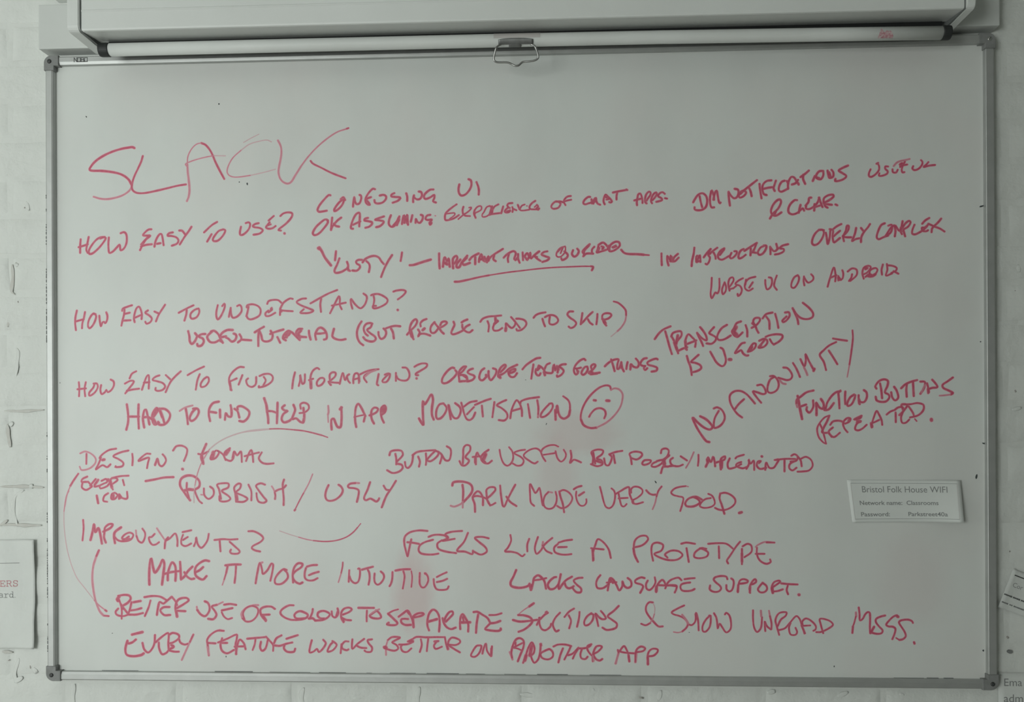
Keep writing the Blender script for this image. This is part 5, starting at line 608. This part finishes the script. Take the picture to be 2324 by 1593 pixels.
# case: front with a shallow rib, flat underside, slot at the back for the cloth
cp = [(-.0335, CB+.105), (-.120, CB+.105), (-.130, CB+.095), (-.130, CB+.0380), (-.1312, CB+.0365), (-.1312, CB+.0350), (-.130, CB+.0335),
      (-.130, CB+.0035), (-.1288, CB+.0008), (-.126, CB), (-.0600, CB+.0083), (-.0600, CB+.0105), (-.1265, CB+.0035), (-.1265, CB+.1015), (-.0335, CB+.1015)]
bm = newbm(); prism(bm, cp, 'x', -.768, .7965); shift(bm)
case = at(mesh_ob('case', bm, M_case))
bm = newbm(); prism(bm, [(-.0345, CB+.012), (-.0345, CB+.1012), (-.0355, CB+.1012), (-.0355, CB+.012)], 'x', -.766, .794); shift(bm)
at(mesh_ob('case_lining', bm, M_black), case)
def endcap(xa, xb):
    F, B0, b = -.1335, -.0345, CB-.0015
    poly = [(B0, CB+.1085), (F+.012, CB+.1085), (F, CB+.097), (F, b+.010)] + [(F+.010-.010*math.cos(t), b+.010-.010*math.sin(t)) for t in (PI/8, PI/4, 3*PI/8)] + [(F+.010, b), (B0, b)]
    bm = newbm(); prism(bm, poly, 'x', xa, xb)
    bmesh.ops.bevel(bm, geom=[e for e in bm.edges if abs(e.verts[0].co.x-e.verts[1].co.x) < 1e-6], offset=.0016, segments=2, affect='EDGES')
    shift(bm); return at(mesh_ob('end_cap', bm, M_case))
ec = endcap(-.7935, -.7712); er = endcap(.7995, .8150)
for x_ in (-.7698, .7980):  # recessed filler strips, dark grey for the shade in the cap grooves
    bm = newbm(); prism(bm, [(-.0345, CB+.104), (-.1285, CB+.104), (-.1285, CB-.0005), (-.0345, CB-.0005)], 'x', x_-.0016, x_+.0016); shift(bm)
    at(mesh_ob('cap_groove_shade', bm, M_grime_shade))
# lug on the left end and black cloth leader
bm = newbm(); box(bm, -.865, -.7895, -.060, -.0335, 2.2075, 2.235, .002); shift(bm); at(mesh_ob('mounting_lug', bm, M_case))
PRAD = .0116
BARP = [(-.7432, 2.0976), (-.40, 2.0975), (-.04, 2.0971), (.28, 2.0960), (.60, 2.0932), (.7815, 2.0913)]     # the bar sags a little to the right
def bar_at(x):
    for (xa, za), (xb, zb) in zip(BARP, BARP[1:]):
        if x <= xb or xb == BARP[-1][0]: return Vector((x, -.0745, za+(zb-za)*(x-xa)/(xb-xa)))
PL, PR = bar_at(BARP[0][0]), bar_at(BARP[-1][0])
bm = newbm()
n = 40; top = []; low = []
for i in range(n+1):
    t = i/n; x = -.752+(.788+.752)*t; zz = bar_at(x).z
    top.append((bm.verts.new((x, -.0585, CB+.06)), bm.verts.new((x, -.0560, CB+.06))))
    low.append((bm.verts.new((x, -.0640, zz+.002)), bm.verts.new((x, -.0615, zz+.002))))
for i in range(n):
    for s in (0, 1): bm.faces.new((top[i][s], top[i+1][s], low[i+1][s], low[i][s]))
bmesh.ops.recalc_face_normals(bm, faces=bm.faces[:]); shift(bm); cloth = at(mesh_ob('screen_cloth', bm, M_blackcloth)); cloth['label'] = 'black lower edge of the rolled cloth'
# a few pale chips, glints painted in, on the cloth near the right end
for x_, z_, w_, h_ in ((.7555, 2.1035, .006, .004), (.7420, 2.1035, .002, .003), (.7490, 2.1055, .0015, .003), (.60, 2.1018, .012, .0016), (.575, 2.1016, .008, .0014), (.640, 2.1012, .010, .0015)):
    bm = newbm()
    prism(bm, [(x_-w_/2, z_-h_/2), (x_+w_/2, z_-h_/3), (x_+w_*.3, z_+h_/2), (x_-w_*.35, z_+h_*.4)], 'y', -.0665, -.0600)
    shift(bm); at(mesh_ob('pale_chip_glint', bm, M_tape), cloth)
# bar
def shiftp(P): return [loc(p) for p in P]
bm = newbm(); tube(bm, shiftp([PL-Vector((.004, 0, 0))] + [bar_at(x_) for x_, _ in BARP[1:-1]] + [PR+Vector((.004, 0, 0))]), PRAD, 32)
bar = at(mesh_ob('bottom_bar', bm, M_pole, None, True))
bar.data.polygons[-1].use_smooth = False
for a, b, q in ((PL, (-.0200, 0, .0002), -1), (PR, (.0155, 0, 0), 1)):
    b = a+Vector(b)
    bm = newbm(); P = shiftp([a, a.lerp(b, .1), a.lerp(b, .8), a.lerp(b, .96), b]); tube(bm, P, [PRAD+.0004, PRAD+.0011, PRAD+.0011, PRAD+.0004, PRAD*.82], 28)
    at(mesh_ob('bar_end_cap', bm, M_black, None, False), bar)
def wrap(bm, x0, x1, a0, a1, r, thick=.0004, nu=10, nv=10, shape=None):
    """patch of a cylinder round the bar; angle 0 faces the viewer, 90 deg is up"""
    G = []
    for i in range(nu+1):
        x = x0+(x1-x0)*i/nu; c = bar_at(x); row = []
        for j in range(nv+1):
            lo, hi = (a0, a1) if shape is None else shape(i/nu)
            an = math.radians(lo+(hi-lo)*j/nv)
            row.append(bm.verts.new(loc((x, c.y-r*math.cos(an), c.z+r*math.sin(an)))))
        G.append(row)
    for i in range(nu):
        for j in range(nv): bm.faces.new((G[i][j], G[i+1][j], G[i+1][j+1], G[i][j+1]))
bm = newbm(); wrap(bm, -.0225, .0625, -3, 80, PRAD+.0004); at(mesh_ob('tape_patch', bm, M_tape, None, True), bar)['label'] = 'yellowed tape on the bar'
bm = newbm(); wrap(bm, .6670, .6935, -60, 10, PRAD+.0003, nu=14, shape=lambda t: (-62, [(-40), (-10), 18, 22, 8, -12, -6, 4, 6, -4, 0, 2, -8, -20, -45][int(round(t*14))]))
at(mesh_ob('red_stain', bm, M_redsm, None, True), bar)['label'] = 'red ink stain'
# hanging tab: plate folded round the bar and a wire D-ring
bm = newbm(); wrap(bm, -.0140, .0495, -60, 22, PRAD+.0016, nu=20, nv=10, shape=lambda t: (-55, -6-10*abs(2*t-1)**3))
wrap(bm, .0050, .0275, -88, -55, PRAD+.0016, nu=6, nv=8)
tab = at(mesh_ob('hanger_plate', bm, M_plate, None, True), bar); sol = tab.modifiers.new('solidify', 'SOLIDIFY'); sol.thickness = .0012
tab['label'] = 'steel hanger plate'
HP = [(-0.00893,-0.08700,2.08444),(-0.01370,-0.08800,2.08172),(-0.01767,-0.08900,2.07738),(-0.02031,-0.08600,2.06987),(-0.02256,-0.08300,2.06071),(-0.02063,-0.08200,2.05625),(-0.01506,-0.08100,2.05451),(0.00268,-0.08100,2.05369),(0.01068,-0.08000,2.05069),(0.01632,-0.08000,2.04774),(0.02276,-0.08000,2.04839),(0.03004,-0.08000,2.05426),(0.04134,-0.08100,2.05480),(0.05263,-0.08200,2.05613),(0.05828,-0.08300,2.05961),(0.05834,-0.08500,2.06520),(0.05366,-0.08900,2.07725),(0.05046,-0.08800,2.08096),(0.04484,-0.08700,2.08312)]
P = smooth_path([Vector(p) for p in HP], .002)
bm = newbm(); tube(bm, shiftp(P), .0018, 10)
ring = at(mesh_ob('wire_ring', bm, M_wire, None, True), bar); ring['label'] = 'bent wire pull ring'

# ------------------------------------------------------------------ printed papers
def text_mesh(s, bold=False):
    c = bpy.data.curves.new('t', 'FONT'); c.body = s; c.size = 1.0; c.resolution_u = 4
    if bold: c.offset = 0.012
    o = bpy.data.objects.new('t', c); C.objects.link(o)
    dg = bpy.context.evaluated_depsgraph_get(); me = bpy.data.meshes.new_from_object(o.evaluated_get(dg))
    bpy.data.objects.remove(o); bpy.data.curves.remove(c)
    return me
_m = text_mesh('H'); CAPK = max(v.co.y for v in _m.vertices)
def put_text(name, s, fn, m, parent, u0, v0, capH, u1=None, bold=False):
    """text with its baseline starting at (u0,v0); cap height and width in the sheet's metres"""
    me = text_mesh(s, bold); xs = [v.co.x for v in me.vertices]; k = capH/CAPK
    kx = (u1-u0)/(max(xs)-min(xs)) if u1 is not None else k
    mn = min(xs)
    for v in me.vertices: v.co = Vector(fn(u0+(v.co.x-mn)*kx, v0+v.co.y*k, .00025))
    me.name = name; me.materials.append(m)
    o = bpy.data.objects.new(name, me); C.objects.link(o); o.parent = parent; return o
def line_on(name, fn, u0, v0, u1, v1, t, m, parent, n=12):
    bm = newbm(); d = Vector((u1-u0, v1-v0)).normalized(); nn = Vector((-d.y, d.x))*t/2; prev = None
    for i in range(n+1):
        u = u0+(u1-u0)*i/n; v = v0+(v1-v0)*i/n
        a = bm.verts.new(fn(u+nn.x, v+nn.y, .0002)); b = bm.verts.new(fn(u-nn.x, v-nn.y, .0002))
        if prev: bm.faces.new((prev[0], prev[1], b, a))
        prev = (a, b)
    return mesh_ob(name, bm, m, parent)
def sheet(name, fn, W_, H_, m, parent, nu=24, nv=18, thick=.0003):
    bm = newbm(); G = [[bm.verts.new(fn(W_*i/nu, H_*j/nv, 0)) for j in range(nv+1)] for i in range(nu+1)]
    for i in range(nu):
        for j in range(nv): bm.faces.new((G[i][j], G[i+1][j], G[i+1][j+1], G[i][j+1]))
    o = mesh_ob(name, bm, m, parent, True); s = o.modifiers.new('solidify', 'SOLIDIFY'); s.thickness = thick; s.offset = -1
    return o

# laminated wifi card stuck to the lower right of the board; its right edge curls off
card = thing('wifi_card', 'small curling card with the wifi name and password on the whiteboard', 'sign', (.64, YP, 1.2065))
Q = [Vector(p) for p in [(0.63033,-0.01450,1.28666),(0.83647,-0.01650,1.28533),(0.83659,-0.02600,1.20797),(0.64025,-0.01350,1.20632)]]      # TL TR BR BL
CWd, CHt = .2050, .0790
def card_fn(u, v, off):
    a, b = u/CWd, v/CHt
    p = Q[3].lerp(Q[2], a).lerp(Q[0].lerp(Q[1], a), b)
    lift = .0012+.0155*max(0, (a-.45)/.55)**2.2*(1.15-.85*b) + .0015*max(0, (.12-a)/.12)
    return (p.x-.64, (YP-lift-off)-YP, p.z-1.2065)
sheet('card_sheet', card_fn, CWd, CHt, M_paper2, card)
put_text('printed_title', 'Bristol Folk House WIFI', card_fn, M_toner_soft, card, .0262, .0557, .0114, .1810)
put_text('printed_line', 'Network name:', card_fn, M_toner_soft, card, .0190, .0325, .0076, .0985, True)
put_text('printed_line', 'Classrooms', card_fn, M_toner_soft, card, .1065, .0325, .0076, .1640, True)
put_text('printed_line', 'Password:', card_fn, M_toner_soft, card, .0190, .0115, .0076, .0735, True)
put_text('printed_line', 'Parkstreet40a', card_fn, M_toner_soft, card, .1085, .0115, .0076, .1790, True)
for a in ((.0065, .0725, .1985, .0725), (.0065, .0065, .1985, .0065), (.0065, .0065, .0065, .0725), (.1985, .0065, .1985, .0725)):
    line_on('printed_border', card_fn, *a, .0006, M_toner_soft if a[1] == a[3] else M_tape, card)

# large wavy notice left of the board, partly outside the picture
note = thing('paper_notice', 'white wavy paper notice with red and black print on the wall left of the board', 'notice', (-1.144, -.0025, .956))
def note_fn(u, v, off):
    lift = .0012+.0038*max(0, (u-.150)/.060)**1.5*(.65+.35*math.sin(v*34+.6)) + .0010*(1+math.sin(u*70+v*25)) + .0012*(1+math.sin(v*95+u*12))*max(0, 1-v/.12)
    return (u, -lift-off, v + .0006*math.sin(u*40))
sheet('paper_sheet', note_fn, .2105, .2140, M_paper, note, 40, 40)
line_on('printed_rule', note_fn, .0300, .1680, .1788, .1680, .0009, M_grime_shade, note)
SER = {  # typewriter-like slab letters drawn as strokes in a unit box
 'K': '.08,0 .08,1/-.05,0 .3,0/-.05,1 .3,1/.08,.45 .78,1/.32,.6 .8,0/.6,1 .92,1/.62,0 .95,0',
 'E': '.12,0 .12,1/0,1 .82,1 .82,.78/0,0 .85,0 .85,.25/.12,.52 .55,.52/.55,.38 .55,.66',
 'R': '.12,0 .12,1/0,0 .32,0/0,1 .6,1 .78,.88 .78,.65 .6,.52 .12,.52/.5,.52 .82,0 .98,0',
 'S': '.78,.72 .78,.95/.78,.85 .6,1 .25,1 .1,.85 .12,.65 .3,.55 .65,.47 .8,.3 .75,.1 .55,0 .25,0 .1,.15/.1,.02 .1,.3',
 'a': '.15,.58 .3,.68 .55,.68 .68,.55 .68,.1 .85,.0/.68,.4 .35,.4 .12,.3 .12,.1 .3,0 .5,.02 .68,.18',
 'r': '.05,.66 .3,.66 .3,0/.05,0 .6,0/.3,.4 .5,.62 .75,.68 .85,.58',
 'd': '.68,.34 .55,.62 .3,.66 .08,.5 .08,.15 .3,0 .52,.04 .68,.3/.48,1 .68,1 .68,0 .88,0', '.': '.05,.03 .12,.03'}
def typed(name, s, u0, v0, adv, w_, h_, t, m):
    bm = newbm()
    for q, chh in enumerate(s):
        for st in S(SER[chh]):
            for (ax, az), (bx_, bz_) in zip(st, st[1:]):
                A = Vector((u0+q*adv+ax*w_, v0+az*h_)); B = Vector((u0+q*adv+bx_*w_, v0+bz_*h_)); d = (B-A).normalized(); nn = Vector((-d.y, d.x))*t/2; A = A-d*t*.4; B = B+d*t*.4
                bm.faces.new([bm.verts.new(note_fn(p.x, p.y, .0003)) for p in (A-nn, B-nn, B+nn, A+nn)])
    return mesh_ob(name, bm, m, note)
typed('printed_word', 'KERS', .1262+.0012, .1225, .0129, .0114, .0108, .0012, M_redprint)['label'] = 'red typed letters'
typed('printed_word', 'ard.', .1370, .1005, .0109, .0105, .0112, .0011, M_toner_soft)['label'] = 'grey typed letters'

# slanted sheet right of the board
def flat_sheet(name, label, origin, ang, W_, H_, m, curl=None):
    t = thing(name, label, 'notice', origin); ca, sa = math.cos(ang), math.sin(ang)
    def fn(u, v, off):
        l = .0012 + (.004*max(0, 1-u/.03)**2 if curl else 0)
        return (u*ca-v*sa, -l-off, u*sa+v*ca)
    sheet('paper_sheet', fn, W_, H_, m, t, 16, 16); return t, fn
ang = math.radians(-21.3)
t, fn = flat_sheet('slanted_leaflet', 'slanted paper leaflet with black print on the wall right of the board', (.9086, -.0024, 1.0490), ang, .150, .0765, M_paper, True)
put_text('printed_word', 'Cor', fn, M_toner_soft, t, .0115, .0450, .0084)
line_on('printed_line', fn, .0075, .0665, .0400, .0665, .0022, M_toner, t)
for v0, t_, spans in ((.0268, .0028, ((.0018, .0190), (.0205, .0350), (.0362, .060))), (.0118, .0024, ((.0030, .0165), (.0190, .0255), (.0275, .0480)))):
    for a, b in spans:
        R = random.Random(int(a*1e4)); x = a
        while x < b:
            q = min(b, x+R.uniform(.0016, .0030)); hh = t_*R.uniform(.75, 1.25)
            line_on('printed_letter', fn, x, v0, q-.0003, v0, hh, M_toner if v0 > .02 else M_grime_shade, t, 1); x = q
# lower right sheet
t, fn = flat_sheet('email_notice', 'white paper notice beside the lower right corner of the board, beginning Ema', (.9100, -.0024, .7160), 0, .21, .2100, M_paper)
put_text('printed_word', 'Ema', fn, M_toner_soft, t, .0108, .1852, .0138)
put_text('printed_word', 'adm', fn, M_toner_soft, t, .0100, .1550, .0146)
bm = newbm()
for k, (px_, pz_, r_) in enumerate(((.9323, .9645, .0042),)):
    vs = [bm.verts.new((px_+r_*math.cos(a*PI/8)*1.1, -.0035, pz_+r_*.8*math.sin(a*PI/8))) for a in range(16)]; bm.faces.new(vs[::-1])
    vs2 = [bm.verts.new((v.co.x, 0.003, v.co.z)) for v in vs]
    for i in range(16): bm.faces.new((vs[i], vs[(i+1) % 16], vs2[(i+1) % 16], vs2[i]))
bmesh.ops.recalc_face_normals(bm, faces=bm.faces[:])
o = mesh_ob('blue_tack_blob', bm, mat('old_grey_putty', (.20, .21, .205), .8)); o['label'] = 'small grey blob of putty on the wall below the slanted leaflet'; o['category'] = 'putty'
